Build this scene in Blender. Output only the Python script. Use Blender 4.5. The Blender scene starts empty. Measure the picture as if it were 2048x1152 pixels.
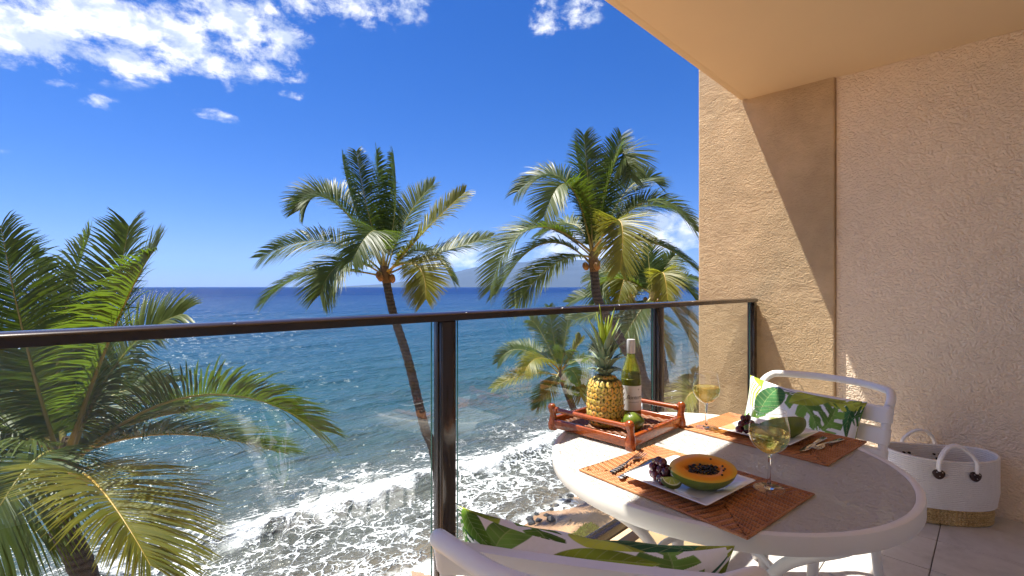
import bpy, bmesh, math, random
import numpy as np
from mathutils import Vector, Matrix, noise as mnoise

PI = math.pi
random.seed(7)
rng = np.random.default_rng(11)
S2 = math.sqrt(2.0)
scene = bpy.context.scene
COL = scene.collection

# ------------------------------------------------------------------ camera
F_PX, CX, CY, HC = 967.0, 1024.0, 574.0, 1.226      # photograph is 2048 x 1152
cam_d = bpy.data.cameras.new('camera'); cam = bpy.data.objects.new('camera', cam_d); COL.objects.link(cam)
cam_d.sensor_width = 36.0; cam_d.lens = 36.0 * F_PX / 2048.0
cam_d.shift_y = -2.0 / 2048.0
cam_d.clip_start = 0.02; cam_d.clip_end = 120000.0
cam.location = (0, 0, HC); cam.rotation_euler = (math.radians(90), 0, math.radians(-45))
scene.camera = cam

# ------------------------------------------------------------------ node helper
class NT:
    def __init__(s, tree): s.t = tree; s.N = tree.nodes; s.L = tree.links
    def _set(s, sock, v):
        if v is None: return
        if hasattr(v, 'is_output'): s.L.new(v, sock)
        else:
            if isinstance(v, (tuple, list)) and sock.type == 'RGBA' and len(v) == 3: v = (*v, 1)
            sock.default_value = v
    def node(s, typ, props=None, **ins):
        n = s.N.new(typ)
        for k, v in (props or {}).items(): setattr(n, k, v)
        for k, v in ins.items():
            key = int(k[1:]) if k[0] == '_' and k[1:].isdigit() else k.replace('_', ' ')
            s._set(n.inputs[key], v)
        return n
    def m(s, op, a, b=None, c=None, clamp=False):
        n = s.N.new('ShaderNodeMath'); n.operation = op; n.use_clamp = clamp
        for i, v in enumerate((a, b, c)): s._set(n.inputs[i], v)
        return n.outputs[0]
    def vm(s, op, a, b=None, scale=None):
        n = s.N.new('ShaderNodeVectorMath'); n.operation = op
        s._set(n.inputs[0], a); s._set(n.inputs[1], b)
        if scale is not None: s._set(n.inputs['Scale'], scale)
        return n.outputs[1] if op in ('LENGTH', 'DISTANCE', 'DOT_PRODUCT') else n.outputs[0]
    def mix(s, f, a, b, blend='MIX'):
        n = s.N.new('ShaderNodeMix'); n.data_type = 'RGBA'; n.blend_type = blend; n.clamp_factor = True
        s._set(n.inputs[0], f); s._set(n.inputs[6], a); s._set(n.inputs[7], b)
        return n.outputs[2]
    def noise(s, vec, scale, detail=3.0, rough=0.55, dist=0.0, col=False, dim='3D'):
        n = s.node('ShaderNodeTexNoise', {'noise_dimensions': dim}, Scale=scale, Detail=detail, Roughness=rough, Distortion=dist)
        if vec is not None: s.L.new(vec, n.inputs['Vector'])
        return n.outputs['Color'] if col else n.outputs[0]
    def voro(s, vec, scale, feature='F1', rand=1.0, out=0):
        n = s.N.new('ShaderNodeTexVoronoi'); n.feature = feature
        s._set(n.inputs['Scale'], scale); s._set(n.inputs['Randomness'], rand)
        if vec is not None: s.L.new(vec, n.inputs['Vector'])
        return n.outputs[out]
    def ss(s, v, lo, hi, a=0.0, b=1.0):
        n = s.N.new('ShaderNodeMapRange'); n.interpolation_type = 'SMOOTHSTEP'
        for i, x in enumerate((v, lo, hi, a, b)): s._set(n.inputs[i], x)
        return n.outputs[0]
    def lin(s, v, lo, hi, a=0.0, b=1.0):
        n = s.N.new('ShaderNodeMapRange')
        for i, x in enumerate((v, lo, hi, a, b)): s._set(n.inputs[i], x)
        return n.outputs[0]
    def ramp(s, fac, stops):
        n = s.N.new('ShaderNodeValToRGB'); r = n.color_ramp
        while len(r.elements) < len(stops): r.elements.new(0.5)
        for e, (p, c) in zip(r.elements, stops): e.position = p; e.color = (*c, 1)
        s._set(n.inputs[0], fac); return n.outputs[0]
    def scalev(s, vec, sc, rot=(0, 0, 0)):
        n = s.node('ShaderNodeMapping'); s.L.new(vec, n.inputs[0]); n.inputs['Scale'].default_value = sc
        n.inputs['Rotation'].default_value = rot
        return n.outputs[0]
    def sep(s, v):
        n = s.N.new('ShaderNodeSeparateXYZ'); s.L.new(v, n.inputs[0]); return n.outputs
    def comb(s, x, y, z):
        n = s.N.new('ShaderNodeCombineXYZ')
        for i, v in enumerate((x, y, z)): s._set(n.inputs[i], v)
        return n.outputs[0]
    def bump(s, h, strength=0.5, dist=0.01, normal=None):
        n = s.node('ShaderNodeBump', Strength=strength, Distance=dist, Height=h)
        if normal is not None: s.L.new(normal, n.inputs['Normal'])
        return n.outputs[0]

# ------------------------------------------------------------------ world, sun, exposure
SUN = Vector((-0.38, 1.0, 2.8)).normalized()          # towards the sun
world = bpy.data.worlds.new('World'); scene.world = world; world.use_nodes = True
w = NT(world.node_tree); w.N.clear()
sky = w.N.new('ShaderNodeTexSky'); sky.sky_type = 'NISHITA'; sky.sun_disc = False
sky.sun_elevation = math.asin(SUN.z); sky.sun_rotation = math.atan2(SUN.x, SUN.y)
sky.altitude = 0; sky.air_density = 1.0; sky.dust_density = 0.25; sky.ozone_density = 2.5
hs = w.node('ShaderNodeHueSaturation', Saturation=1.22, Value=0.92, Color=w.mix(1.0, sky.outputs[0], (0.315, 0.33, 0.485), 'MULTIPLY'))
gen = w.N.new('ShaderNodeTexCoord').outputs['Generated']
dx, dy, dz = w.sep(gen)
az = w.m('ARCTAN2', w.m('SUBTRACT', dx, dy), w.m('ADD', dx, dy))
el = w.m('ARCSINE', dz)
ae = w.comb(az, el, 0.0)
CLOUDS = [(120, 20, 430, 95), (300, 92, 170, 55), (470, 55, 130, 50), (570, 15, 80, 45, 0.7), (40, 85, 170, 45), (500, 95, 90, 22),
          (730, 0, 110, 48, 0.85), (1095, 40, 40, 46, 0.72), (1165, 15, 48, 50, 0.6), (545, 140, 66, 30, 0.64), (130, 168, 52, 14, 0.64), (190, 205, 58, 18, 0.64),
          (435, 232, 46, 15, 0.64), (585, 190, 28, 11, 0.64), (205, 108, 100, 30), (15, 303, 22, 8, 0.64),
          (945, 508, 60, 26), (1105, 478, 46, 34), (1210, 500, 120, 52), (1330, 468, 110, 42), (1060, 512, 90, 24), (725, 528, 36, 12), (870, 520, 50, 14)]
mask = None
for (px, py, rx, ry, amp) in [(*c, 1.0) if len(c) == 4 else c for c in CLOUDS]:
    t = (px - CX) / F_PX; v = (CY - py) / F_PX
    a0 = math.atan(t); c = math.cos(a0); e0 = math.atan(v * c)
    ra = rx / F_PX * c * c; re = ry / F_PX * c * math.cos(e0) ** 2
    q = w.vm('MULTIPLY', w.vm('SUBTRACT', ae, (a0, e0, 0)), (1 / ra, 1 / re, 0))
    b = w.m('SUBTRACT', amp, w.m('MULTIPLY', w.vm('DOT_PRODUCT', q, q), 0.5))
    mask = b if mask is None else w.m('MAXIMUM', mask, b)
cvf = ae
# the same broken cloud goes on round the rest of the sky
side = w.ss(w.m('ABSOLUTE', az), 0.95, 1.2)
far = w.m('MULTIPLY', side, w.m('MULTIPLY', w.lin(w.noise(cvf, 2.6, 1, dim='2D'), 0.45, 0.75), 1.3))
mask = w.m('MAXIMUM', mask, w.m('SUBTRACT', far, w.m('SUBTRACT', 1.0, side)))
cv = w.scalev(ae, (1.0, 1.6, 1.0))
n1 = w.noise(cv, 13.0, 8.0, 0.64, 0.12, dim='2D')
den = w.m('ADD', w.m('MULTIPLY', mask, 0.70), w.m('MULTIPLY', w.m('SUBTRACT', n1, 0.5), 2.3))
cl = w.m('MULTIPLY', w.ss(den, 0.12, 0.82), w.ss(mask, -0.25, 0.30))
shade = w.noise(cv, 17.0, 4.0, 0.55, 0.2, dim='2D')
ccol = w.mix(w.ss(shade, 0.36, 0.60), (2.3, 2.6, 3.2), (4.3, 4.3, 4.3))
skyc = w.mix(cl, hs.outputs[0], ccol)
bg = w.node('ShaderNodeBackground', Color=skyc, Strength=0.105)
wo = w.N.new('ShaderNodeOutputWorld'); w.L.new(bg.outputs[0], wo.inputs[0])

sl = bpy.data.lights.new('sun', 'SUN'); sl.energy = 4.2; sl.angle = math.radians(0.53); sl.color = (1.0, 0.95, 0.87)
so = bpy.data.objects.new('sun', sl); COL.objects.link(so)
so.rotation_euler = SUN.to_track_quat('Z', 'Y').to_euler(); so.location = (0, 0, 30)
vs = scene.view_settings; vs.view_transform = 'Standard'; vs.look = 'None'; vs.gamma = 1.0; vs.use_curve_mapping = False
vs.exposure = 1.55
scene.cycles.max_bounces = 9; scene.cycles.diffuse_bounces = 8; scene.cycles.adaptive_threshold = 0.025; scene.cycles.transparent_max_bounces = 24
scene.cycles.transmission_bounces = 10; scene.cycles.glossy_bounces = 5; scene.cycles.volume_bounces = 1
scene.cycles.caustics_reflective = False; scene.cycles.caustics_refractive = False
scene.cycles.use_denoising = True

# ------------------------------------------------------------------ geometry helpers
def at_d(px, py, d):                                   # a point seen at a pixel, at a forward distance
    r = (px - CX) / F_PX * d; z = HC - (py - CY) / F_PX * d
    return Vector(((d + r) / S2, (d - r) / S2, z))
RIGHT = Vector((1, -1, 0)) / S2; FWD = Vector((1, 1, 0)) / S2; UP = Vector((0, 0, 1))

class MB:
    def __init__(s): s.v = []; s.f = []; s.mi = []
    def add(s, vs_, fs, mi=0):
        o = len(s.v); s.v.extend([tuple(p) for p in vs_]); s.f.extend([tuple(i + o for i in f) for f in fs]); s.mi.extend([mi] * len(fs)); return s
    def box(s, x0, x1, y0, y1, z0, z1):
        v = [(x, y, z) for z in (z0, z1) for y in (y0, y1) for x in (x0, x1)]
        return s.add(v, [(0, 2, 3, 1), (4, 5, 7, 6), (0, 1, 5, 4), (2, 6, 7, 3), (0, 4, 6, 2), (1, 3, 7, 5)])
    def rbox(s, x0, x1, y0, y1, z0, z1, b=0.004, seg=2):
        bm = bmesh.new(); bmesh.ops.create_cube(bm, size=1)
        for q in bm.verts: q.co = Vector(((x0 + x1) / 2 + q.co.x * (x1 - x0), (y0 + y1) / 2 + q.co.y * (y1 - y0), (z0 + z1) / 2 + q.co.z * (z1 - z0)))
        bmesh.ops.bevel(bm, geom=bm.edges[:], offset=b, segments=seg, profile=0.5, affect='EDGES')
        bm.verts.index_update(); s.add([q.co for q in bm.verts], [[q.index for q in f.verts] for f in bm.faces]); bm.free(); return s
    def tube(s, pts, r, n=10, cap=True):
        pts = [Vector(p) for p in pts]; k = len(pts)
        rs = r if isinstance(r, (list, tuple)) else [r] * k
        T = [(pts[min(i + 1, k - 1)] - pts[max(i - 1, 0)]).normalized() for i in range(k)]
        ref = Vector((0, 0, 1)) if abs(T[0].z) < 0.9 else Vector((1, 0, 0))
        N = T[0].cross(ref).normalized(); V = []; Fc = []
        for i in range(k):
            N = (N - T[i] * N.dot(T[i])).normalized(); B = T[i].cross(N)
            for j in range(n):
                a = 2 * PI * j / n; V.append(pts[i] + (N * math.cos(a) + B * math.sin(a)) * rs[i])
        for i in range(k - 1):
            for j in range(n):
                Fc.append((i * n + j, i * n + (j + 1) % n, (i + 1) * n + (j + 1) % n, (i + 1) * n + j))
        if cap: Fc.append(tuple(range(n))[::-1]); Fc.append(tuple((k - 1) * n + j for j in range(n)))
        return s.add(V, Fc)
    def lathe(s, prof, n=32, c=(0, 0, 0), sx=1.0, sy=1.0):
        V = []; Fc = []
        for (r, z) in prof:
            for j in range(n):
                a = 2 * PI * j / n; V.append((c[0] + r * sx * math.cos(a), c[1] + r * sy * math.sin(a), c[2] + z))
        for i in range(len(prof) - 1):
            for j in range(n): Fc.append((i * n + j, i * n + (j + 1) % n, (i + 1) * n + (j + 1) % n, (i + 1) * n + j))
        return s.add(V, Fc)
    def loft(s, rings, closed=True, cap=True):
        n = len(rings[0]); V = [p for r in rings for p in r]; Fc = []
        for i in range(len(rings) - 1):
            for j in range(n if closed else n - 1): Fc.append((i * n + j, i * n + (j + 1) % n, (i + 1) * n + (j + 1) % n, (i + 1) * n + j))
        if cap: Fc.append(tuple(range(n))[::-1]); Fc.append(tuple((len(rings) - 1) * n + j for j in range(n)))
        return s.add(V, Fc)
    def mesh(s, name, mat, smooth=True, angle=40):
        me = bpy.data.meshes.new(name); me.from_pydata(s.v, [], s.f)
        for mm in (mat if isinstance(mat, (list, tuple)) else [mat]): me.materials.append(mm)
        if any(s.mi): me.polygons.foreach_set('material_index', s.mi)
        bm = bmesh.new(); bm.from_mesh(me); bmesh.ops.recalc_face_normals(bm, faces=bm.faces)
        if smooth:
            ca = math.radians(angle)
            for e in bm.edges:
                if len(e.link_faces) == 2 and e.calc_face_angle(0) > ca: e.smooth = False
        bm.to_mesh(me); bm.free()
        if smooth: me.polygons.foreach_set('use_smooth', [True] * len(me.polygons))
        me.update(); return me
    def build(s, name, mat, parent=None, smooth=True, angle=40): return link(name, s.mesh(name, mat, smooth, angle), parent)

def link(name, me, parent=None, loc=None, rot=None, scl=None):
    o = bpy.data.objects.new(name, me); COL.objects.link(o); o.parent = parent
    if loc is not None: o.location = loc
    if rot is not None: o.rotation_euler = rot
    if scl is not None: o.scale = scl
    return o
def tag(o, label=None, cat=None, group=None, kind=None):
    if label: o['label'] = label
    if cat: o['category'] = cat
    if group: o['group'] = group
    if kind: o['kind'] = kind
    return o
def thing(name, label, cat, loc=(0, 0, 0), rz=0.0, group=None):
    o = bpy.data.objects.new(name, None); COL.objects.link(o); o.location = loc; o.rotation_euler = (0, 0, rz)
    o.empty_display_size = 0.1
    return tag(o, label, cat, group)
def copy_tree(o, parent=None):
    c = o.copy(); COL.objects.link(c); c.parent = parent
    for ch in list(o.children): copy_tree(ch, c)
    return c
def spline(P, n=8):                                    # Catmull-Rom through points
    P = [Vector(p) for p in P]; Q = [P[0]] + P + [P[-1]]; out = []
    for i in range(1, len(Q) - 2):
        a, b, c, d = Q[i - 1], Q[i], Q[i + 1], Q[i + 2]
        for k in range(n):
            t = k / n; out.append(0.5 * ((2 * b) + (c - a) * t + (2 * a - 5 * b + 4 * c - d) * t * t + (3 * b - a - 3 * c + d) * t ** 3))
    out.append(P[-1]); return out

# ------------------------------------------------------------------ materials
def mat_new(name):
    m = bpy.data.materials.new(name); m.use_nodes = True; t = NT(m.node_tree)
    b = t.N['Principled BSDF']; return m, t, b
def simple(name, col, rough=0.5, metal=0.0, spec=None, var=0.0, vscale=8.0, bumps=0.0, bscale=60.0, bdist=0.002, coat=0.0, trans=0.0, ior=None):
    m, t, b = mat_new(name)
    b.inputs['Roughness'].default_value = rough; b.inputs['Metallic'].default_value = metal
    if spec is not None: b.inputs['Specular IOR Level'].default_value = spec
    b.inputs['Coat Weight'].default_value = coat; b.inputs['Coat Roughness'].default_value = 0.08
    b.inputs['Transmission Weight'].default_value = trans
    if ior: b.inputs['IOR'].default_value = ior
    oc = t.N.new('ShaderNodeTexCoord').outputs['Object']
    if var > 0:
        n = t.noise(oc, vscale, 4)
        t.L.new(t.mix(n, tuple(c * (1 - var) for c in col), tuple(min(1, c * (1 + var)) for c in col)), b.inputs['Base Color'])
    else: b.inputs['Base Color'].default_value = (*col, 1)
    if bumps > 0:
        t.L.new(t.bump(t.noise(oc, bscale, 3), bumps, bdist), b.inputs['Normal'])
    return m

def m_stucco(name, col, coarse, strength, tint=0.12, pebble=False):
    m, t, b = mat_new(name)
    P = t.N.new('ShaderNodeNewGeometry').outputs['Position']
    big = t.noise(P, 1.4, 4); mid = t.noise(P, 9.0, 4)
    f = t.m('ADD', t.m('MULTIPLY', big, 0.6), t.m('MULTIPLY', mid, 0.4))
    c = t.mix(t.ss(f, 0.3, 0.7), tuple(x * (1 - tint) for x in col), tuple(x * (1 + tint) for x in col))
    t.L.new(c, b.inputs['Base Color']); b.inputs['Roughness'].default_value = 0.88; b.inputs['Specular IOR Level'].default_value = 0.2
    W = t.vm('ADD', t.scalev(P, (1, 1, 1.15)), t.vm('SCALE', t.noise(P, coarse * 0.35, 2, col=True), scale=0.05))
    cell = t.m('SUBTRACT', 1.0, t.voro(W, coarse * 1.25, 'SMOOTH_F1'))
    fine = t.noise(W, coarse * 1.3, 5, 0.6)
    trowel = t.noise(t.scalev(P, (1, 1, 2.2)), coarse * 0.16, 4, 0.55, 0.9)
    patch = t.ss(t.noise(P, 2.4, 4, 0.6, 0.5), 0.34, 0.62, 0.3, 1.0)          # worked-over and smoother areas
    if pebble: h = t.m('ADD', t.m('MULTIPLY', cell, 1.5), t.m('MULTIPLY', fine, 0.35))
    else:
        h = t.m('ADD', t.m('MULTIPLY', t.m('ADD', t.m('MULTIPLY', cell, 0.4), t.m('MULTIPLY', fine, 0.8)), patch), t.m('MULTIPLY', trowel, 0.6))
        crack = t.ss(t.voro(t.vm('ADD', P, t.vm('SCALE', t.noise(P, 5.0, 3, col=True), scale=0.25)), 1.1, 'DISTANCE_TO_EDGE'), 0.0035, 0.0)
        h = t.m('SUBTRACT', h, t.m('MULTIPLY', t.m('MULTIPLY', crack, t.ss(t.noise(P, 1.7, 2), 0.52, 0.62)), 1.2))
    t.L.new(t.bump(h, strength, 0.014), b.inputs['Normal'])
    return m
M = {}
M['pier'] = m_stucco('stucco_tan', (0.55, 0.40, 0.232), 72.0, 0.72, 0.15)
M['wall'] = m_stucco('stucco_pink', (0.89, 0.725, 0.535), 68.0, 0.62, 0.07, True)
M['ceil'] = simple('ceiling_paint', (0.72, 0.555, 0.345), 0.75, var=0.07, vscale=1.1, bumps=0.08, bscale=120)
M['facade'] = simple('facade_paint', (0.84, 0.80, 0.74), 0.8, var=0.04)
M['curb'] = simple('curb_paint', (0.52, 0.36, 0.20), 0.8, var=0.2, vscale=9, bumps=0.3, bscale=90)
M['bronze'] = simple('bronze_aluminium', (0.030, 0.019, 0.013), 0.22, metal=0.3, var=0.12, vscale=30, bumps=0.02, bscale=300, coat=0.35)
M['screw'] = simple('screw_steel', (0.6, 0.58, 0.55), 0.3, metal=1.0)
M['white'] = simple('white_powder_coat', (0.84, 0.825, 0.79), 0.34, var=0.025, vscale=5, bumps=0.05, bscale=240, bdist=0.001)
M['rimwhite'] = simple('table_rim_paint', (0.82, 0.79, 0.71), 0.42, var=0.03, vscale=6, bumps=0.05, bscale=200, bdist=0.001)
M['grout'] = simple('grout', (0.17, 0.15, 0.13), 0.9, var=0.15, vscale=20)
M['porcelain'] = simple('white_porcelain', (0.82, 0.82, 0.81), 0.12, coat=0.4)
M['steel'] = simple('polished_steel', (0.62, 0.60, 0.57), 0.16, metal=1.0, var=0.05)
M['leather'] = simple('dark_leather', (0.045, 0.020, 0.014), 0.45, var=0.3, vscale=60, bumps=0.2, bscale=400)
M['limeskin'] = simple('lime_skin', (0.095, 0.135, 0.010), 0.32, var=0.3, vscale=18, bumps=0.25, bscale=330, bdist=0.001, coat=0.15)
M['papskin'] = simple('papaya_skin', (0.17, 0.23, 0.025), 0.32, var=0.45, vscale=22, bumps=0.08, bscale=120, coat=0.2)
M['seed'] = simple('papaya_seed', (0.012, 0.010, 0.008), 0.14, coat=0.6)
M['cap'] = simple('foil_capsule', (0.75, 0.72, 0.70), 0.3, metal=0.25, bumps=0.2, bscale=50, bdist=0.004)
M['ink'] = simple('label_ink', (0.03, 0.03, 0.035), 0.6)
M['paper'] = simple('label_paper', (0.80, 0.79, 0.77), 0.65)
M['grapestem'] = simple('grape_stem', (0.16, 0.12, 0.03), 0.6)
M['flesh2'] = simple('cavity_flesh', (0.62, 0.30, 0.03), 0.35, var=0.25, vscale=90, bumps=0.4, bscale=220)

def m_tile():
    m, t, b = mat_new('stone_tile')
    P = t.N.new('ShaderNodeNewGeometry').outputs['Position']; rnd = t.N.new('ShaderNodeObjectInfo').outputs['Random']
    W = t.vm('ADD', P, t.comb(t.m('MULTIPLY', rnd, 7.3), t.m('MULTIPLY', rnd, 3.1), 0.0))
    f = t.m('ADD', t.m('MULTIPLY', t.noise(W, 5.0, 6, 0.6, 0.8), 0.7), t.m('MULTIPLY', t.noise(W, 28.0, 4), 0.3))
    f = t.m('ADD', f, t.m('MULTIPLY', t.m('SUBTRACT', rnd, 0.5), 0.12))
    t.L.new(t.ramp(f, [(0.3, (0.42, 0.39, 0.35)), (0.5, (0.55, 0.515, 0.47)), (0.7, (0.64, 0.605, 0.56))]), b.inputs['Base Color'])
    t.L.new(t.lin(t.noise(W, 14, 3), 0.3, 0.7, 0.34, 0.55), b.inputs['Roughness'])
    t.L.new(t.bump(t.noise(W, 40, 4), 0.12, 0.002), b.inputs['Normal']); return m
M['tile'] = m_tile()

def m_thin_glass(name, tint, fmul=1.0, extra=0.0, dirt=0.0):
    m, t, b = mat_new(name); t.N.remove(b)
    out = t.N['Material Output']
    fc = t.node('ShaderNodeLayerWeight', Blend=0.5).outputs['Facing']
    fr = t.m('ADD', 0.04, t.m('MULTIPLY', t.m('POWER', fc, 5.0), 0.96))
    fac = t.m('ADD', t.m('MULTIPLY', fr, fmul), extra, clamp=True)
    tr = t.node('ShaderNodeBsdfTransparent', Color=tint).outputs[0]
    gl = t.node('ShaderNodeBsdfGlossy', Color=(1, 1, 1), Roughness=0.0).outputs[0]
    sh = t.node('ShaderNodeMixShader', _0=fac, _1=tr, _2=gl).outputs[0]
    if dirt > 0:
        P = t.N.new('ShaderNodeNewGeometry').outputs['Position']
        spots = t.m('MULTIPLY', t.ss(t.voro(P, 95.0), 0.16, 0.05), t.ss(t.noise(P, 3.0, 3), 0.5, 0.7))
        smear = t.ss(t.noise(t.scalev(P, (2.0, 2.0, 0.6)), 2.2, 5, 0.6, 1.2), 0.45, 0.8)
        df = t.node('ShaderNodeBsdfDiffuse', Color=(0.75, 0.76, 0.76)).outputs[0]
        k = t.m('ADD', t.m('MULTIPLY', spots, dirt * 6), t.m('MULTIPLY', smear, dirt), clamp=True)
        sh = t.node('ShaderNodeMixShader', _0=k, _1=sh, _2=df).outputs[0]
    t.L.new(sh, out.inputs[0]); return m
M['pane'] = m_thin_glass('railing_glass', (0.90, 0.945, 0.93), 2.1, 0.0, 0.035)
M['paneedge'] = simple('glass_edge_green', (0.05, 0.17, 0.13), 0.1, trans=0.4)
M['bowl'] = m_thin_glass('wine_glass_shell', (0.985, 0.99, 0.99), 1.2, 0.0)
def m_glass(name, col, ior, rough=0.0, trans_mix=0.0):
    m, t, b = mat_new(name); t.N.remove(b); out = t.N['Material Output']
    g = t.node('ShaderNodeBsdfGlass', Color=col, Roughness=rough, IOR=ior).outputs[0]
    if trans_mix:
        tr = t.node('ShaderNodeBsdfTransparent', Color=col).outputs[0]
        g = t.node('ShaderNodeMixShader', _0=trans_mix, _1=g, _2=tr).outputs[0]
    t.L.new(g, out.inputs[0]); return m
M['stem'] = m_glass('clear_glass', (0.97, 0.98, 0.98), 1.45)
M['wine'] = m_glass('white_wine', (0.995, 0.94, 0.60), 1.33, 0.0, 0.68)
M['bottle'] = simple('olive_bottle_glass', (0.30, 0.33, 0.03), 0.04, trans=0.72, ior=1.45, coat=0.5)
M['bottle_wine'] = simple('wine_in_bottle', (0.42, 0.36, 0.03), 0.1, trans=0.5, ior=1.1)

def m_tabletop():
    m, t, b = mat_new('rain_glass'); P = t.N.new('ShaderNodeTexCoord').outputs['Object']
    W = t.scalev(P, (1.0, 0.62, 1.0), (0, 0, math.radians(42)))
    h = t.m('ADD', t.noise(W, 95.0, 2, 0.4, 1.2), t.m('MULTIPLY', t.noise(W, 45.0, 1, 0.5, 0.6), 0.5))
    nb = t.bump(h, 1.0, 0.014); out = t.N['Material Output']
    b.inputs['Base Color'].default_value = (0.72, 0.70, 0.66, 1); b.inputs['Roughness'].default_value = 0.3
    b.inputs['Specular IOR Level'].default_value = 0.6
    t.L.new(nb, b.inputs['Normal'])
    tl = t.node('ShaderNodeBsdfTranslucent', Color=(0.62, 0.58, 0.50), Normal=nb).outputs[0]
    rf = t.node('ShaderNodeBsdfTransparent', Color=(0.85, 0.84, 0.80)).outputs[0]
    s1 = t.node('ShaderNodeMixShader', _0=0.25, _1=b.outputs[0], _2=tl).outputs[0]
    s2 = t.node('ShaderNodeMixShader', _0=0.12, _1=s1, _2=rf).outputs[0]
    t.L.new(s2, out.inputs[0]); return m
M['tabletop'] = m_tabletop()

def m_leaf(name, c1, c2, tcol, tf=0.4, rough=0.45, spec=0.28):
    m, t, b = mat_new(name); out = t.N['Material Output']
    rnd = t.N.new('ShaderNodeObjectInfo').outputs['Random']; P = t.N.new('ShaderNodeNewGeometry').outputs['Position']
    f = t.m('ADD', t.m('MULTIPLY', rnd, 0.55), t.m('MULTIPLY', t.noise(P, 2.2, 3), 0.55))
    c = t.mix(t.ss(f, 0.25, 0.85), c1, c2); t.L.new(c, b.inputs['Base Color'])
    b.inputs['Roughness'].default_value = rough; b.inputs['Specular IOR Level'].default_value = spec
    tl = t.node('ShaderNodeBsdfTranslucent', Color=t.mix(t.ss(f, 0.2, 0.9), tcol, tuple(x * 1.35 for x in tcol))).outputs[0]
    t.L.new(t.node('ShaderNodeMixShader', _0=tf, _1=b.outputs[0], _2=tl).outputs[0], out.inputs[0]); return m
M['frond'] = m_leaf('palm_leaf_green', (0.040, 0.066, 0.012), (0.080, 0.105, 0.024), (0.13, 0.21, 0.014), 0.32)
M['frond_old'] = m_leaf('palm_leaf_yellowing', (0.085, 0.10, 0.014), (0.16, 0.155, 0.02), (0.28, 0.29, 0.02), 0.36)
M['rachis'] = simple('palm_midrib', (0.24, 0.21, 0.05), 0.45, var=0.35, vscale=3)
M['rachis_old'] = simple('palm_midrib_orange', (0.42, 0.26, 0.04), 0.45, var=0.3, vscale=3)
M['coconut'] = simple('coconut_husk', (0.22, 0.11, 0.025), 0.5, var=0.4, vscale=6)
def m_trunk():
    m, t, b = mat_new('palm_bark'); P = t.N.new('ShaderNodeTexCoord').outputs['Object']
    x, y, z = t.sep(P); zz = t.m('ADD', z, t.m('MULTIPLY', t.noise(P, 5.0, 3), 0.10))
    ring = t.m('ABSOLUTE', t.m('SINE', t.m('MULTIPLY', zz, 32.0)))
    n = t.noise(t.scalev(P, (1, 1, 0.3)), 26.0, 5, 0.65)
    f = t.m('ADD', t.m('MULTIPLY', ring, 0.35), t.m('MULTIPLY', n, 0.75))
    t.L.new(t.ramp(f, [(0.25, (0.012, 0.0125, 0.013)), (0.55, (0.031, 0.032, 0.033)), (0.85, (0.066, 0.067, 0.068))]), b.inputs['Base Color'])
    b.inputs['Roughness'].default_value = 0.85
    t.L.new(t.bump(f, 0.9, 0.03), b.inputs['Normal']); return m
M['trunk'] = m_trunk()
M['fibre'] = simple('palm_fibre', (0.13, 0.085, 0.04), 0.9, var=0.45, vscale=14, bumps=0.6, bscale=60, bdist=0.02)

def m_wood():
    m, t, b = mat_new('red_lacquered_wood'); P = t.N.new('ShaderNodeTexCoord').outputs['Object']
    n = t.noise(t.scalev(P, (6, 6, 24)), 5.0, 5, 0.6, 1.5)
    t.L.new(t.ramp(n, [(0.3, (0.15, 0.026, 0.004)), (0.55, (0.30, 0.062, 0.008)), (0.75, (0.40, 0.105, 0.016))]), b.inputs['Base Color'])
    b.inputs['Roughness'].default_value = 0.22; b.inputs['Coat Weight'].default_value = 0.5; b.inputs['Coat Roughness'].default_value = 0.08
    return m
M['wood'] = m_wood()
def m_weave(name, cols, scale=260.0):
    m, t, b = mat_new(name); P = t.N.new('ShaderNodeTexCoord').outputs['Object']
    n = t.m('ADD', t.m('MULTIPLY', t.noise(P, scale, 2), 0.5), t.m('MULTIPLY', t.noise(P, 18.0, 4), 0.5))
    t.L.new(t.ramp(n, cols), b.inputs['Base Color']); b.inputs['Roughness'].default_value = 0.5
    t.L.new(t.bump(t.noise(P, scale * 1.6, 2), 0.3, 0.001), b.inputs['Normal']); return m
M['rattan'] = m_weave('rattan', [(0.3, (0.25, 0.080, 0.020)), (0.5, (0.44, 0.175, 0.055)), (0.72, (0.60, 0.29, 0.11))])
M['trayweave'] = m_weave('tray_weave', [(0.3, (0.10, 0.035, 0.012)), (0.55, (0.20, 0.075, 0.026)), (0.8, (0.30, 0.13, 0.05))])
M['seagrass'] = m_weave('seagrass', [(0.3, (0.42, 0.28, 0.11)), (0.5, (0.66, 0.48, 0.22)), (0.72, (0.82, 0.66, 0.36))], 90.0)
def m_rope():
    m, t, b = mat_new('cotton_rope'); P = t.N.new('ShaderNodeTexCoord').outputs['Object']
    st = t.voro(t.scalev(P, (1, 1, 0.9)), 120.0)
    n = t.noise(P, 9.0, 3)
    t.L.new(t.mix(n, (0.82, 0.78, 0.74), (0.90, 0.87, 0.84)), b.inputs['Base Color']); b.inputs['Roughness'].default_value = 0.9
    t.L.new(t.bump(st, 0.35, 0.003), b.inputs['Normal']); return m
M['rope'] = m_rope()
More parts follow.
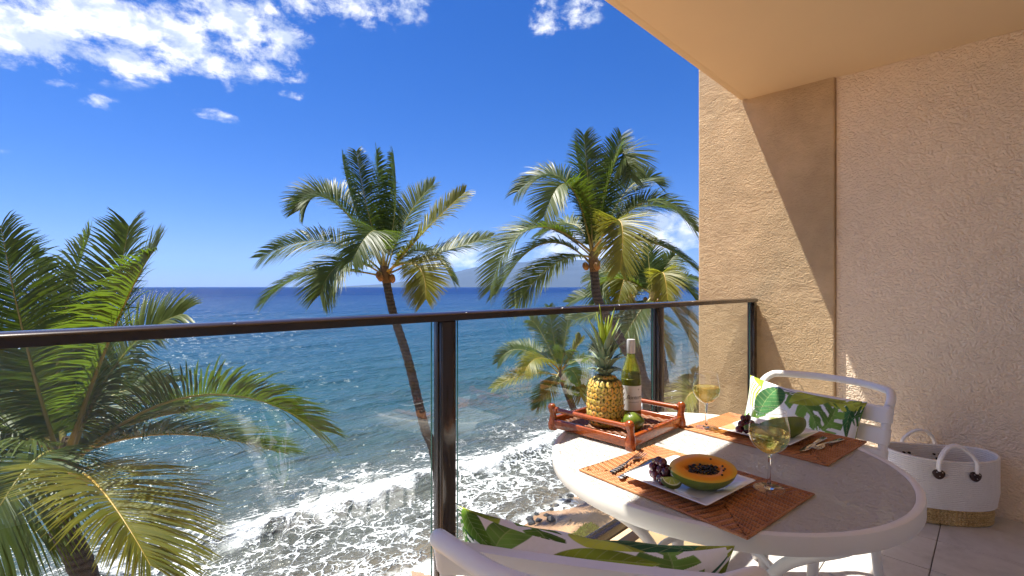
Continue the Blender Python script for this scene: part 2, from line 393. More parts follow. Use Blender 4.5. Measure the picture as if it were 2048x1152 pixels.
def m_print():
    m, t, b = mat_new('leaf_print_fabric')
    a = t.N.new('ShaderNodeVertexColor'); a.layer_name = 'print'
    P = t.N.new('ShaderNodeTexCoord').outputs['Object']
    c = t.mix(t.lin(t.noise(P, 90.0, 4), 0.3, 0.7, 0.0, 0.22), a.outputs[0], (0.75, 0.78, 0.6), 'MULTIPLY')
    t.L.new(c, b.inputs['Base Color']); b.inputs['Roughness'].default_value = 0.85; b.inputs['Specular IOR Level'].default_value = 0.2
    h = t.m('ADD', t.noise(P, 700.0, 1), t.m('MULTIPLY', t.noise(P, 9.0, 3), 3.0))
    t.L.new(t.bump(h, 0.35, 0.004), b.inputs['Normal']); return m
M['print'] = m_print()
def m_eye():
    m, t, b = mat_new('pineapple_eye'); P = t.N.new('ShaderNodeTexCoord').outputs['Object']
    rnd = t.N.new('ShaderNodeObjectInfo').outputs['Random']; x, y, z = t.sep(P)
    rr = t.m('SQRT', t.m('ADD', t.m('MULTIPLY', x, x), t.m('MULTIPLY', y, y)))
    base = t.ramp(rnd, [(0.0, (0.78, 0.30, 0.02)), (0.35, (0.86, 0.46, 0.03)), (0.7, (0.82, 0.56, 0.08)), (1.0, (0.38, 0.36, 0.04))])
    G = t.N.new('ShaderNodeNewGeometry').outputs['Position']
    base = t.mix(t.ss(t.noise(G, 70.0, 3), 0.45, 0.65), base, (0.45, 0.36, 0.04))
    base = t.mix(t.ss(t.noise(G, 330.0, 2), 0.5, 0.66), base, (0.78, 0.58, 0.30))
    e = t.m('ADD', rr, t.m('MULTIPLY', t.m('SUBTRACT', t.noise(t.vm('ADD', P, t.comb(rnd, rnd, rnd)), 200.0, 3), 0.5), 0.016))
    c = t.mix(t.ss(e, 0.0096, 0.0132), base, (0.10, 0.13, 0.02))
    t.L.new(c, b.inputs['Base Color']); b.inputs['Roughness'].default_value = 0.6; return m
M['eye'] = m_eye()
M['pinebody'] = simple('pineapple_skin', (0.09, 0.075, 0.02), 0.7, var=0.4, vscale=60)
M['bract'] = simple('pineapple_bract', (0.20, 0.13, 0.05), 0.6)
M['crown'] = m_leaf('pineapple_leaf', (0.20, 0.27, 0.16), (0.30, 0.37, 0.24), (0.18, 0.25, 0.06), 0.15, 0.4)
M['crown_top'] = m_leaf('pineapple_leaf_young', (0.27, 0.36, 0.05), (0.40, 0.46, 0.08), (0.5, 0.55, 0.05), 0.38, 0.4)
def m_grape():
    m, t, b = mat_new('red_grape'); P = t.N.new('ShaderNodeTexCoord').outputs['Object']
    rnd = t.N.new('ShaderNodeObjectInfo').outputs['Random']
    c = t.mix(rnd, (0.045, 0.006, 0.016), (0.13, 0.014, 0.022)); c = t.mix(t.ss(t.noise(P, 120, 4), 0.45, 0.75, 0, 0.35), c, (0.20, 0.13, 0.17))
    t.L.new(c, b.inputs['Base Color']); b.inputs['Roughness'].default_value = 0.24; b.inputs['Coat Weight'].default_value = 0.2; return m
M['grape'] = m_grape()
def m_flesh():
    m, t, b = mat_new('papaya_flesh'); P = t.N.new('ShaderNodeTexCoord').outputs['Object']
    x, y, z = t.sep(P)
    rr = t.m('SQRT', t.m('ADD', t.m('POWER', t.m('MULTIPLY', x, 12.2), 2), t.m('POWER', t.m('MULTIPLY', y, 18.5), 2)))
    c = t.ramp(t.m('ADD', rr, t.m('MULTIPLY', t.noise(P, 60.0, 3), 0.12)), [(0.35, (0.66, 0.33, 0.03)), (0.6, (0.82, 0.26, 0.010)), (0.86, (0.86, 0.33, 0.02)), (1.0, (0.80, 0.48, 0.05))])
    t.L.new(c, b.inputs['Base Color']); b.inputs['Roughness'].default_value = 0.3
    b.inputs['Subsurface Weight'].default_value = 0.15; b.inputs['Subsurface Radius'].default_value = (0.01, 0.004, 0.001)
    t.L.new(t.bump(t.noise(P, 150.0, 3), 0.2, 0.002), b.inputs['Normal']); return m
M['flesh'] = m_flesh()
def m_limecut():
    m, t, b = mat_new('lime_flesh'); P = t.N.new('ShaderNodeTexCoord').outputs['Object']; x, y, z = t.sep(P)
    r = t.m('SQRT', t.m('ADD', t.m('MULTIPLY', x, x), t.m('MULTIPLY', z, z)))
    a = t.m('ARCTAN2', z, x); seg = t.m('ABSOLUTE', t.m('SINE', t.m('MULTIPLY', a, 4.5)))
    c = t.mix(t.ss(seg, 0.0, 0.25), (0.72, 0.74, 0.45), (0.45, 0.50, 0.10)); c = t.mix(t.ss(r, 0.0205, 0.0225), c, (0.75, 0.77, 0.5))
    t.L.new(c, b.inputs['Base Color']); b.inputs['Roughness'].default_value = 0.25; return m
M['limecut'] = m_limecut()
def m_cutlery_handle():
    m, t, b = mat_new('banded_handle'); P = t.N.new('ShaderNodeTexCoord').outputs['Object']; x, y, z = t.sep(P)
    f = t.ss(t.m('SINE', t.m('MULTIPLY', x, 470.0)), -0.2, 0.2)
    t.L.new(t.mix(f, (0.02, 0.018, 0.018), (0.7, 0.68, 0.64)), b.inputs['Base Color']); b.inputs['Metallic'].default_value = 0.8
    b.inputs['Roughness'].default_value = 0.2; return m
M['handle'] = m_cutlery_handle()
M['rock'] = simple('wet_lava_rock', (0.028, 0.027, 0.028), 0.4, var=0.5, vscale=4, bumps=0.8, bscale=9, bdist=0.05)
M['shrub'] = m_leaf('naupaka_leaf', (0.07, 0.12, 0.015), (0.16, 0.20, 0.03), (0.2, 0.28, 0.02), 0.3)
M['island'] = simple('island_slopes', (0.03, 0.036, 0.032), 0.95, var=0.45, vscale=0.0006)

# ------------------------------------------------------------------ sea
ZS = HC - 10.7                                          # sea level below the balcony floor
def shore(x): return 15.2 + 0.35 * math.sin(x * 0.31) + 0.25 * math.sin(x * 0.83 + 1.0)
def crest_y(x): return 22.0 + 0.7 * math.sin(x * 0.16 + 0.6) + 0.25 * math.sin(x * 0.55)
def m_sea():
    m, t, b = mat_new('sea_water'); P = t.N.new('ShaderNodeNewGeometry').outputs['Position']; x, y, z = t.sep(P)
    wob = t.noise(P, 0.13, 4, 0.6)
    yy = t.m('ADD', y, t.m('MULTIPLY', t.m('SUBTRACT', wob, 0.5), t.m('MULTIPLY', y, 0.35)))
    lg = t.m('DIVIDE', t.m('LOGARITHM', t.m('MAXIMUM', t.m('DIVIDE', yy, 15.0), 1.0), 10.0), 3.0)
    deep = t.ramp(lg, [(0.0, (0.20, 0.15, 0.095)), (0.035, (0.105, 0.108, 0.092)), (0.10, (0.046, 0.080, 0.084)), (0.16, (0.020, 0.068, 0.092)),
                       (0.26, (0.012, 0.060, 0.110)), (0.42, (0.006, 0.038, 0.120)), (0.6, (0.003, 0.022, 0.105)), (1.0, (0.002, 0.017, 0.090))])
    reef = t.ss(t.noise(t.scalev(P, (0.5, 1, 1)), 0.22, 5, 0.62, 0.6), 0.42, 0.68)
    near = t.ss(y, 60.0, 26.0)
    deep = t.mix(t.m('MULTIPLY', t.m('MULTIPLY', reef, near), 0.65), deep, (0.034, 0.036, 0.030))
    streak = t.ss(t.noise(t.scalev(P, (0.004, 0.02, 1)), 1.0, 5, 0.6), 0.4, 0.7)
    deep = t.mix(t.m('MULTIPLY', streak, t.m('MULTIPLY', t.ss(y, 60, 200), 0.3)), deep, (0.010, 0.055, 0.12))
    # foam: lace left by the breakers
    wv = t.vm('SUBTRACT', t.noise(P, 0.75, 4, 0.6, col=True), (0.5, 0.5, 0.5))
    W = t.vm('ADD', t.scalev(P, (0.75, 1.0, 0.0)), t.vm('SCALE', wv, scale=1.7))
    d1 = t.voro(W, 0.85, 'DISTANCE_TO_EDGE'); d2 = t.voro(W, 2.3, 'DISTANCE_TO_EDGE'); d3 = t.voro(W, 5.2, 'DISTANCE_TO_EDGE')
    patch = t.noise(P, 0.22, 4, 0.6, 0.5); patch2 = t.noise(P, 0.9, 4, 0.6)
    ps = t.m('ADD', y, t.m('MULTIPLY', x, 0.10))
    amt = t.m('MULTIPLY', t.ss(ps, 33.5, 23.0), t.ss(y, 14.6, 17.5, 0.55, 1.0))
    amt = t.m('ADD', t.m('MULTIPLY', amt, 0.49), t.m('MULTIPLY', t.m('SUBTRACT', patch, 0.5), 1.5))
    amt = t.m('MULTIPLY', t.m('MAXIMUM', amt, 0.0), t.ss(ps, 36.0, 29.0))
    wd = t.m('MULTIPLY', t.m('ADD', amt, t.m('MULTIPLY', t.m('SUBTRACT', patch2, 0.5), 0.8)), 0.125)
    def lace(d, k, soft): return t.ss(t.m('SUBTRACT', t.m('MULTIPLY', wd, k), d), 0.0, soft)
    foam = t.m('MAXIMUM', lace(d1, 1.1, 0.055), t.m('MULTIPLY', lace(d2, 1.2, 0.065), 0.92))
    foam = t.m('MAXIMUM', foam, t.m('MULTIPLY', lace(d3, 0.8, 0.10), 0.55))
    foam = t.m('MULTIPLY', foam, t.ss(amt, 0.02, 0.22))
    # breaking crest
    cy = t.m('ADD', 22.0, t.m('ADD', t.m('MULTIPLY', t.m('SINE', t.m('ADD', t.m('MULTIPLY', x, 0.16), 0.6)), 0.7), t.m('MULTIPLY', t.m('SINE', t.m('MULTIPLY', x, 0.55)), 0.25)))
    q = t.m('ADD', t.m('SUBTRACT', y, cy), t.m('MULTIPLY', t.m('SUBTRACT', t.noise(P, 1.6, 5, 0.65), 0.5), 1.6))
    thick = t.lin(t.noise(t.comb(x, 0.0, 0.0), 0.30, 2), 0.38, 0.62, 0.05, 0.7)
    gate = t.m('MAXIMUM', t.ss(t.noise(t.comb(x, 3.0, 0.0), 0.16, 1), 0.40, 0.5), t.m('MULTIPLY', t.ss(x, 5.5, 7.0), t.ss(x, 21.0, 16.0)))
    crest = t.m('MULTIPLY', t.m('MULTIPLY', t.ss(q, 0.40, 0.05), t.ss(q, t.m('MULTIPLY', thick, -2.0), t.m('MULTIPLY', thick, -0.7))), gate)
    # wash along the sand
    sh = t.m('ADD', 15.35, t.m('ADD', t.m('MULTIPLY', t.m('SINE', t.m('MULTIPLY', x, 0.31)), 0.35), t.m('MULTIPLY', t.m('SINE', t.m('ADD', t.m('MULTIPLY', x, 0.83), 1.0)), 0.25)))
    qs = t.m('ADD', t.m('SUBTRACT', y, sh), t.m('MULTIPLY', t.m('SUBTRACT', t.noise(P, 1.1, 5, 0.65), 0.5), 1.3))
    swash = t.m('MULTIPLY', t.ss(qs, 0.75, 0.2), t.ss(t.noise(P, 2.6, 4), 0.36, 0.56))
    foam = t.m('MAXIMUM', foam, t.m('MAXIMUM', crest, t.m('MULTIPLY', swash, 0.9)))
    fine = t.noise(P, 9.0, 4, 0.7)
    foam = t.m('MULTIPLY', foam, t.ss(fine, 0.22, 0.5, 0.55, 1.0), clamp=True)
    col = t.mix(foam, deep, (0.82, 0.83, 0.82)); t.N.remove(b)
    h = t.m('ADD', t.m('MULTIPLY', t.noise(t.scalev(P, (0.45, 1.0, 1), (0, 0, 0.12)), 0.9, 3, 0.5), 0.7), t.m('MULTIPLY', t.noise(t.scalev(P, (0.5, 1.0, 1), (0, 0, -0.2)), 2.8, 3, 0.5), 0.16))
    h2 = t.m('MULTIPLY', t.noise(t.scalev(P, (0.025, 0.09, 1), (0, 0, 0.08)), 1.0, 4, 0.6), t.ss(y, 50, 160, 0.0, 7.0))
    hh = t.m('ADD', t.m('ADD', h, h2), t.m('MULTIPLY', foam, 0.10))
    nb = t.bump(hh, 1.0, 1.3)
    fr = t.m('MINIMUM', t.m('MULTIPLY', t.node('ShaderNodeFresnel', IOR=1.33, Normal=nb).outputs[0], 0.75), t.ss(y, 90.0, 700.0, 0.50, 0.13))
    fr = t.m('MULTIPLY', fr, t.m('SUBTRACT', 1.0, foam), clamp=True)
    df = t.node('ShaderNodeBsdfDiffuse', Color=col, Normal=nb).outputs[0]; gl = t.node('ShaderNodeBsdfGlossy', Roughness=0.2, Normal=nb).outputs[0]
    t.L.new(t.node('ShaderNodeMixShader', _0=fr, _1=df, _2=gl).outputs[0], t.N['Material Output'].inputs[0]); return m
M['sea'] = m_sea()
def make_sea():
    ys = list(np.arange(13.2, 60, 0.3)); y = 60.0; st = 0.5
    while y < 60000: ys.append(y); st *= 1.055; y += st
    ys.append(60000)
    xs = list(np.arange(-10, 70, 0.45)); x = 70.0; st = 0.6
    while x < 60000: xs.append(x); st *= 1.075; x += st
    x = -10.0; st = 0.6; neg = []
    while x > -60000: x -= st; neg.append(x); st *= 1.11
    xs = neg[::-1] + xs
    X, Y = np.meshgrid(np.array(xs), np.array(ys)); far_ = np.clip((400 - Y) / 300, 0, 1) * np.clip((500 - np.abs(X)) / 300, 0, 1)
    ramp_ = np.clip((Y - 17) / 25, 0, 1)
    Z = 0.16 * np.sin(0.55 * Y + 0.05 * X + 0.8 * np.sin(0.07 * X)) + 0.10 * np.sin(0.83 * Y - 0.11 * X + 1.3) + 0.07 * np.sin(1.4 * Y + 0.3 * X)
    Z += 0.22 * np.sin(0.21 * Y + 0.03 * X + 1.1 * np.sin(0.045 * X + 1))
    Z *= ramp_ * far_
    cyv = 22.0 + 0.7 * np.sin(X * 0.16 + 0.6) + 0.25 * np.sin(X * 0.55); q = Y - cyv
    Z += 0.6 * np.exp(-np.where(q > 0, (q / 1.6) ** 2, (q / 0.6) ** 2)) * np.clip((120 - np.abs(X)) / 60, 0, 1)
    Z += 0.05 * np.sin(2.1 * X + 1.3 * Y) * np.sin(1.7 * Y - 0.6 * X) * far_
    V = np.stack([X, Y, Z + ZS], -1).reshape(-1, 3); ny, nx = X.shape
    i = np.arange(ny * nx).reshape(ny, nx)
    Fc = np.stack([i[:-1, :-1], i[:-1, 1:], i[1:, 1:], i[1:, :-1]], -1).reshape(-1, 4)
    me = bpy.data.meshes.new('sea'); me.from_pydata(V.tolist(), [], Fc.tolist()); me.materials.append(M['sea'])
    me.polygons.foreach_set('use_smooth', [True] * len(me.polygons))
    tag(link('sea', me), kind='structure')
make_sea()

def m_sand():
    m, t, b = mat_new('beach_sand'); P = t.N.new('ShaderNodeNewGeometry').outputs['Position']; x, y, z = t.sep(P)
    e = t.m('ADD', z, t.m('MULTIPLY', t.noise(P, 0.8, 4), 0.25))
    wet = t.ss(e, ZS + 0.42, ZS + 0.20)
    n = t.noise(P, 1.7, 6, 0.65)
    c = t.mix(n, (0.36, 0.205, 0.10), (0.47, 0.285, 0.15)); c = t.mix(t.m('MULTIPLY', wet, 0.55), c, (0.22, 0.12, 0.065))
    c = t.mix(t.ss(t.noise(P, 14.0, 3), 0.62, 0.75, 0, 0.5), c, (0.10, 0.07, 0.05))
    t.L.new(c, b.inputs['Base Color']); t.L.new(t.lin(wet, 0, 1, 0.9, 0.35), b.inputs['Roughness'])
    t.L.new(t.bump(t.noise(P, 3.2, 6, 0.6), 0.7, 0.12), b.inputs['Normal']); return m
M['sand'] = m_sand()
def beach_z(x, y):
    s = shore(x) - y
    return ZS + (0.085 * s if s < 4 else 0.34 + 0.03 * (s - 4))
def make_beach():
    xs = [-400, -120, -60] + list(np.arange(-30, 60, 1.2)) + [70, 90, 130, 200, 400, 800]
    ys = [-400, -120, -40, -15, -5] + list(np.arange(0, 18.5, 0.5)); V = []; nx = len(xs)
    for y in ys:
        for x in xs:
            V.append((x, y, beach_z(x, max(y, -5)) + 0.06 * mnoise.noise(Vector((x * 0.5, y * 0.5, 0)))))
    Fc = [(j * nx + i, j * nx + i + 1, (j + 1) * nx + i + 1, (j + 1) * nx + i) for j in range(len(ys) - 1) for i in range(nx - 1)]
    tag(MB().add(V, Fc).build('beach', M['sand']), kind='structure')
make_beach()

def make_island():
    D = 25000.0
    prof = [(660, 574), (700, 571.5), (760, 568), (820, 561), (883, 550), (930, 538), (967, 530), (1020, 524), (1075, 519), (1130, 521), (1200, 516), (1260, 522), (1330, 536), (1380, 547), (1440, 561), (1520, 572), (1560, 574)]
    pxs = np.linspace(655, 1570, 240); hpx = np.interp(pxs, [p[0] for p in prof], [574 - p[1] for p in prof])
    V = []; nr = 26
    for k, (px, h) in enumerate(zip(pxs, hpx)):
        for j in range(nr):
            u = j / (nr - 1); d = D - 4000 + 11000 * u
            s = math.sin(PI * min(1, u / 0.72) ** 1.1 * 0.5) if u < 0.72 else math.cos((u - 0.72) / 0.28 * PI / 2)
            p = at_d(px, 574, d); n = mnoise.fractal(Vector((p.x * 0.0005, p.y * 0.0005, 0)), 0.9, 2.0, 5)
            z = h / F_PX * D * 1.12 * s * (1 + 0.22 * n * min(1, 3 * (1 - s) + 0.35))
            V.append((p.x, p.y, ZS - 3 + max(0, z) - 0.0))
    n = len(pxs); Fc = [(k * nr + j, (k + 1) * nr + j, (k + 1) * nr + j + 1, k * nr + j + 1) for k in range(n - 1) for j in range(nr - 1)]
    tag(MB().add(V, Fc).build('island_hills', M['island'], angle=180), kind='structure')
make_island()

# ------------------------------------------------------------------ balcony shell
XP, XW, SLAB_Y, PIER_Y, ZCEIL = 3.64, 3.665, 1.302, 1.615, 2.568
YB, XL = -1.15, -5.0
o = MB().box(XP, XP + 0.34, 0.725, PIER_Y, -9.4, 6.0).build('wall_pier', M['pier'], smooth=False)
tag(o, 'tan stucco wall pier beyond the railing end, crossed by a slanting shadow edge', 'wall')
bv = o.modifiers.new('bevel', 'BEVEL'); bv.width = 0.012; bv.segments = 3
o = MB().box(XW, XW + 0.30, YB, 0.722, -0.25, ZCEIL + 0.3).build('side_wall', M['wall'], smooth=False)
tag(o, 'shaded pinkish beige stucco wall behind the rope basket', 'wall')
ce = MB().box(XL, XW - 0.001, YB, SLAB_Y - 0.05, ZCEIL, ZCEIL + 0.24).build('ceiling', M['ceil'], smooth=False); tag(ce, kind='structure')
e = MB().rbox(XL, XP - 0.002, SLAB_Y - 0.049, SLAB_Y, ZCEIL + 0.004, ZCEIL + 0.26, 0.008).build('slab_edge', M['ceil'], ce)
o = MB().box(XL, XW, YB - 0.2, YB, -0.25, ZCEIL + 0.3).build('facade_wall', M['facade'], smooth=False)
tag(o, 'pale painted building wall at the back of the balcony', 'wall')
fl = MB().box(XL, XW - 0.001, YB, SLAB_Y, -0.25, -0.008).build('balcony_floor', M['grout'], smooth=False); tag(fl, kind='structure')
TS = 0.341; tb = MB().rbox(-TS / 2 + 0.002, TS / 2 - 0.002, -TS / 2 + 0.002, TS / 2 - 0.002, -0.0075, 0.0, 0.0015, 1).mesh('tile', M['tile'])
for ix in range(-8, 3):
    for iy in range(-4, 3):
        x = 3.106 + (ix + 0.5) * TS - 0 * TS; y = 0.2 + (iy + 0.5) * TS
        if x + TS / 2 > XW + 0.02 or x < 0.2 or y + TS / 2 > 1.03 or y < -1.2: continue
        link('tile', tb, fl, (x, y, rng.uniform(-0.0006, 0.0006)))
for iy in range(-4, 3):                                   # cut pieces along the wall
    y = 0.2 + (iy + 0.5) * TS
    if y + TS / 2 > 1.03 or y < -1.2: continue
    link('tile', tb, fl, (3.106 + TS + (XW - 0.004 - 3.106 - TS) / 2, y, 0), scl=((XW - 0.004 - 3.106 - TS) / TS, 1, 1))
MB().rbox(XL, XP - 0.002, 0.90, SLAB_Y - 0.001, -0.0078, 0.07, 0.006).build('curb', M['curb'], fl)

# ------------------------------------------------------------------ railing
rl = thing('railing', 'bronze metal railing with clear glass panels at the balcony edge', 'railing', (1.5, 1.21, 0))
RL = Vector(rl.location)
class LB(MB):                                             # world coordinates, stored relative to a thing
    def __init__(s, org): super().__init__(); s.o = Vector(org)
    def build(s, name, mat, parent=None, smooth=True, angle=40):
        s.v = [tuple(Vector(p) - s.o) for p in s.v]; return super().build(name, mat, parent, smooth, angle)
yi, yo = 1.180, 1.243
sec = [(yi, 1.122), (yi, 1.139), (yi + 0.002, 1.1425), (yi + 0.006, 1.1455), (yi + 0.018, 1.1485), ((yi + yo) / 2, 1.1495), (yo - 0.018, 1.1485), (yo - 0.006, 1.1455), (yo - 0.002, 1.1425), (yo, 1.139), (yo, 1.122)]
LB(RL).loft([[(x, a, b) for a, b in sec] for x in (-2.6, 3.622)]).build('top_rail', M['bronze'], rl, angle=30)
PX = [-1.65, -0.385, 0.892, 2.232, 3.585]
for x in PX:
    p = LB(RL).rbox(x, x + 0.052, 1.190, 1.238, 0.07, 1.1215, 0.003).build('post', M['bronze'], rl)
    LB(RL).rbox(x - 0.004, x + 0.056, 1.2085, 1.2195, 0.085, 1.121, 0.002, 1).build('glazing_channel', M['bronze'], p)
    LB(RL).rbox(x - 0.03, x + 0.082, 1.165, 1.263, 0.068, 0.080, 0.003).build('base_plate', M['bronze'], p)
for a, b in zip(PX[:-1], PX[1:]):
    x0, x1 = a + 0.052 + 0.024, b - 0.026
    if b < 0: continue
    g = LB(RL).box(x0, x1, 1.2135, 1.2135, 0.165, 1.1215)
    g = LB(RL).add([(x0, 1.2135, 0.165), (x1, 1.2135, 0.165), (x1, 1.2135, 1.1215), (x0, 1.2135, 1.1215)], [(0, 1, 2, 3)]).build('glass_panel', M['pane'], rl, smooth=False)
    for xe in (x0 - 0.0015, x1 + 0.0005):
        LB(RL).box(xe, xe + 0.001, 1.2105, 1.2165, 0.165, 1.1215).build('panel_edge', M['paneedge'], g, smooth=False)
    LB(RL).rbox(a + 0.0525, b - 0.0005, 1.192, 1.236, 0.118, 0.164, 0.003).build('bottom_rail', M['bronze'], rl)
for x in (0.32, 0.98, 1.46, 1.86, 2.6): LB(RL).lathe([(0.0, 0.0012), (0.0022, 0.0010), (0.003, 0.0)], 8, (x, yi + 0.004, 1.1448)).build('screw', M['screw'], rl)

# ------------------------------------------------------------------ palms
def frond_mesh(base, mid, tip, leafL, nleaf, twist, gold, seed, droop=0.25, petiole=0.14, width=0.036, rr=0.022):
    r = np.random.default_rng(seed)
    base, mid, tip = (np.array(p, float) for p in (base, mid, tip))
    ctrl = 2 * mid - 0.5 * (base + tip)
    def bz(t): return ((1 - t) ** 2)[:, None] * base + (2 * t * (1 - t))[:, None] * ctrl + (t ** 2)[:, None] * tip
    def dbz(t):
        d = (2 * (1 - t))[:, None] * (ctrl - base) + (2 * t)[:, None] * (tip - ctrl)
        return d / (np.linalg.norm(d, axis=1, keepdims=True) + 1e-9)
    head = tip - base; head[2] = 0; head = head / (np.linalg.norm(head) + 1e-6)
    up = np.array([0, 0, 1.0])
    def frame(t):
        T = dbz(t); S = np.cross(T, up); ln = np.linalg.norm(S, axis=1, keepdims=True)
        S0 = np.cross(head, up); S0 /= np.linalg.norm(S0) + 1e-9
        sgn = np.sign((S * S0).sum(1, keepdims=True)); sgn[sgn == 0] = 1
        k = np.clip((ln - 0.15) / 0.25, 0, 1)
        S = S * sgn * k + S0 * (1 - k)
        S = S - (S * T).sum(1, keepdims=True) * T
        S = S / (np.linalg.norm(S, axis=1, keepdims=True) + 1e-9); N = np.cross(S, T); N *= np.sign(N[:, 2:3] + 1e-3)
        a = twist * (0.15 + t)[:, None]; return T, S * np.cos(a) + N * np.sin(a), N * np.cos(a) - S * np.sin(a)
    V = []; Fc = []; MI = []
    # midrib
    t = np.linspace(0, 1, 15); P = bz(t); T, S, N = frame(t)
    rad = rr * (1.25 * (1 - t) ** 1.3 + 0.12); rad[0] *= 1.5; K = 5
    for i in range(15):
        for j in range(K):
            a = 2 * PI * j / K; V.append(P[i] + rad[i] * (S[i] * math.cos(a) * 1.15 + N[i] * math.sin(a)))
    for i in range(14):
        for j in range(K): Fc.append((i * K + j, i * K + (j + 1) % K, (i + 1) * K + (j + 1) % K, (i + 1) * K + j)); MI.append(1)
    # leaflets
    for side in (-1.0, 1.0):
        s = petiole + (1 - petiole) * (np.arange(nleaf) + 0.5 + r.uniform(-0.15, 0.15, nleaf)) / nleaf; s = np.clip(s, 0, 0.999)
        P = bz(s); T, S, N = frame(s); q = (s - petiole) / (1 - petiole)
        L = leafL * (np.clip(0.42 + 1.9 * q, 0, 1)) * (1 - 0.62 * np.clip((q - 0.55) / 0.45, 0, 1) ** 1.4) * r.uniform(0.93, 1.05, nleaf)
        ang = np.radians(68 - 30 * q ** 1.3 + r.normal(0, 2.0, nleaf)); lift = np.radians(22 + r.normal(0, 4, nleaf))
        D = T * np.cos(ang)[:, None] + (S * side * np.cos(lift)[:, None] + N * np.sin(lift)[:, None]) * np.sin(ang)[:, None]
        D /= np.linalg.norm(D, axis=1, keepdims=True)
        dr = (droop * r.uniform(0.75, 1.25, nleaf))[:, None] * np.array([0, 0, -1.0])
        us = (0.0, 0.3, 0.68, 1.0); ws = (0.55, 1.0, 0.72, 0.06)
        W = T - (T * D).sum(1, keepdims=True) * D; W /= np.linalg.norm(W, axis=1, keepdims=True) + 1e-9
        nb = np.cross(D, W) * 0.35
        W = W + nb * r.normal(0, 0.45, (nleaf, 1)); W /= np.linalg.norm(W, axis=1, keepdims=True)
        o0 = len(V)
        rows = []
        for u, ww in zip(us, ws):
            C = P + (D * u + dr * u * u) * L[:, None]; hw = W * (width * 0.5 * ww)
            rows.append(C - hw); rows.append(C + hw)
        R = np.stack(rows, 1)                                     # nleaf, 8, 3
        V.extend(R.reshape(-1, 3))
        for i in range(nleaf):
            b0 = o0 + i * 8
            for k in range(3): Fc.append((b0 + 2 * k, b0 + 2 * k + 1, b0 + 2 * k + 3, b0 + 2 * k + 2)); MI.append(0)
    me = bpy.data.meshes.new('frond'); me.from_pydata([tuple(map(float, p)) for p in V], [], Fc)
    me.materials.append(M['frond_old'] if gold else M['frond']); me.materials.append(M['rachis_old'] if gold else M['rachis'])
    me.polygons.foreach_set('material_index', MI); me.polygons.foreach_set('use_smooth', [True] * len(Fc)); me.update(); return me

def palm(label, cx, cy, d, trunk, r0, r1, specs, nfill, leafL, nleaf, width, seed, fill_len=3.0, nuts=5, fill_up=(-0.2, 1.0), group='coconut palms along the shore'):
    """trunk: list of (px, py, d) below the crown; specs: (mid px, mid py, mid dd, tip px, tip py, tip dd, twist, gold)"""
    rr_ = random.Random(seed)
    top = at_d(cx, cy, d); pts = [top] + [at_d(*p) for p in trunk]
    gz = beach_z(pts[-1].x, pts[-1].y); pts[-1].z = gz - 0.3
    base = Vector((pts[-1].x, pts[-1].y, gz))
    t = thing('palm_tree', label, 'palm tree', base, 0, group)
    path = spline(pts, 14)[::-1]; n = len(path)
    rad = []
    for i in range(n):
        u = i / (n - 1); rad.append((r0 + (r1 - r0) * u) * (1.35 - 0.35 * min(1, u / 0.1) if u < 0.1 else 1.0) * (1 + 0.045 * (1 if i % 2 else -1)))
    LB(base).tube(path, rad, 14).build('trunk', M['trunk'], t, angle=180)
    # fibre sheath under the fronds
    up_ = (path[-1] - path[-3]).normalized()
    LB(base).tube([top - up_ * 0.35, top - up_ * 0.15, top, top + up_ * 0.18, top + up_ * 0.42], [r1 * 0.98, r1 * 1.12, r1 * 1.25, r1 * 1.0, r1 * 0.35], 12).build('leaf_sheath', M['fibre'], t, angle=180)
    k = 0
    for sp in specs:
        m_px, m_py, m_dd, t_px, t_py, t_dd, tw, gold = sp
        md = at_d(m_px, m_py, d + m_dd); tp = at_d(t_px, t_py, d + t_dd)
        b = top + up_ * rr_.uniform(-0.12, 0.25) + (md - top).normalized() * r1 * 0.5
        link('frond', frond_mesh(b - base, md - base, tp - base, leafL * rr_.uniform(0.92, 1.08), nleaf, tw, gold, seed * 100 + k, rr_.uniform(0.18, 0.42), width=width, rr=r1 * 0.2), t); k += 1
    for i in range(nfill):
        a = i * 2.39996 + seed; e = rr_.uniform(*fill_up); Ln = fill_len * rr_.uniform(0.75, 1.05)
        hd = Vector((math.cos(a), math.sin(a), 0)); dr = (hd * math.cos(e) + UP * math.sin(e))
        tp = top + dr * Ln * 0.95 - UP * Ln * 0.28; md = top + dr * Ln * 0.55 + UP * Ln * 0.06
        link('frond', frond_mesh(top + up_ * 0.1 - base, md - base, tp - base, leafL * 0.9, int(nleaf * 0.85), rr_.uniform(-0.7, 0.7), False, seed * 100 + 50 + i, rr_.uniform(0.15, 0.35), width=width, rr=r1 * 0.15), t)
    if nuts:
        nm = MB()
        bm = bmesh.new(); bmesh.ops.create_icosphere(bm, subdivisions=2, radius=1.0); bm.verts.index_update()
        nm.add([(v.co.x * 0.085, v.co.y * 0.085, v.co.z * 0.115) for v in bm.verts], [[v.index for v in f.verts] for f in bm.faces]); bm.free()
        nme = nm.mesh('coconut', M['coconut'])
        for i in range(nuts):
            a = i * 2.2 + seed; link('coconut', nme, t, Vector(top - base) + Vector((math.cos(a) * r1 * 1.9, math.sin(a) * r1 * 1.9, rr_.uniform(-0.22, -0.02))), (rr_.uniform(-.5, .5), rr_.uniform(-.5, .5), a))
    return t

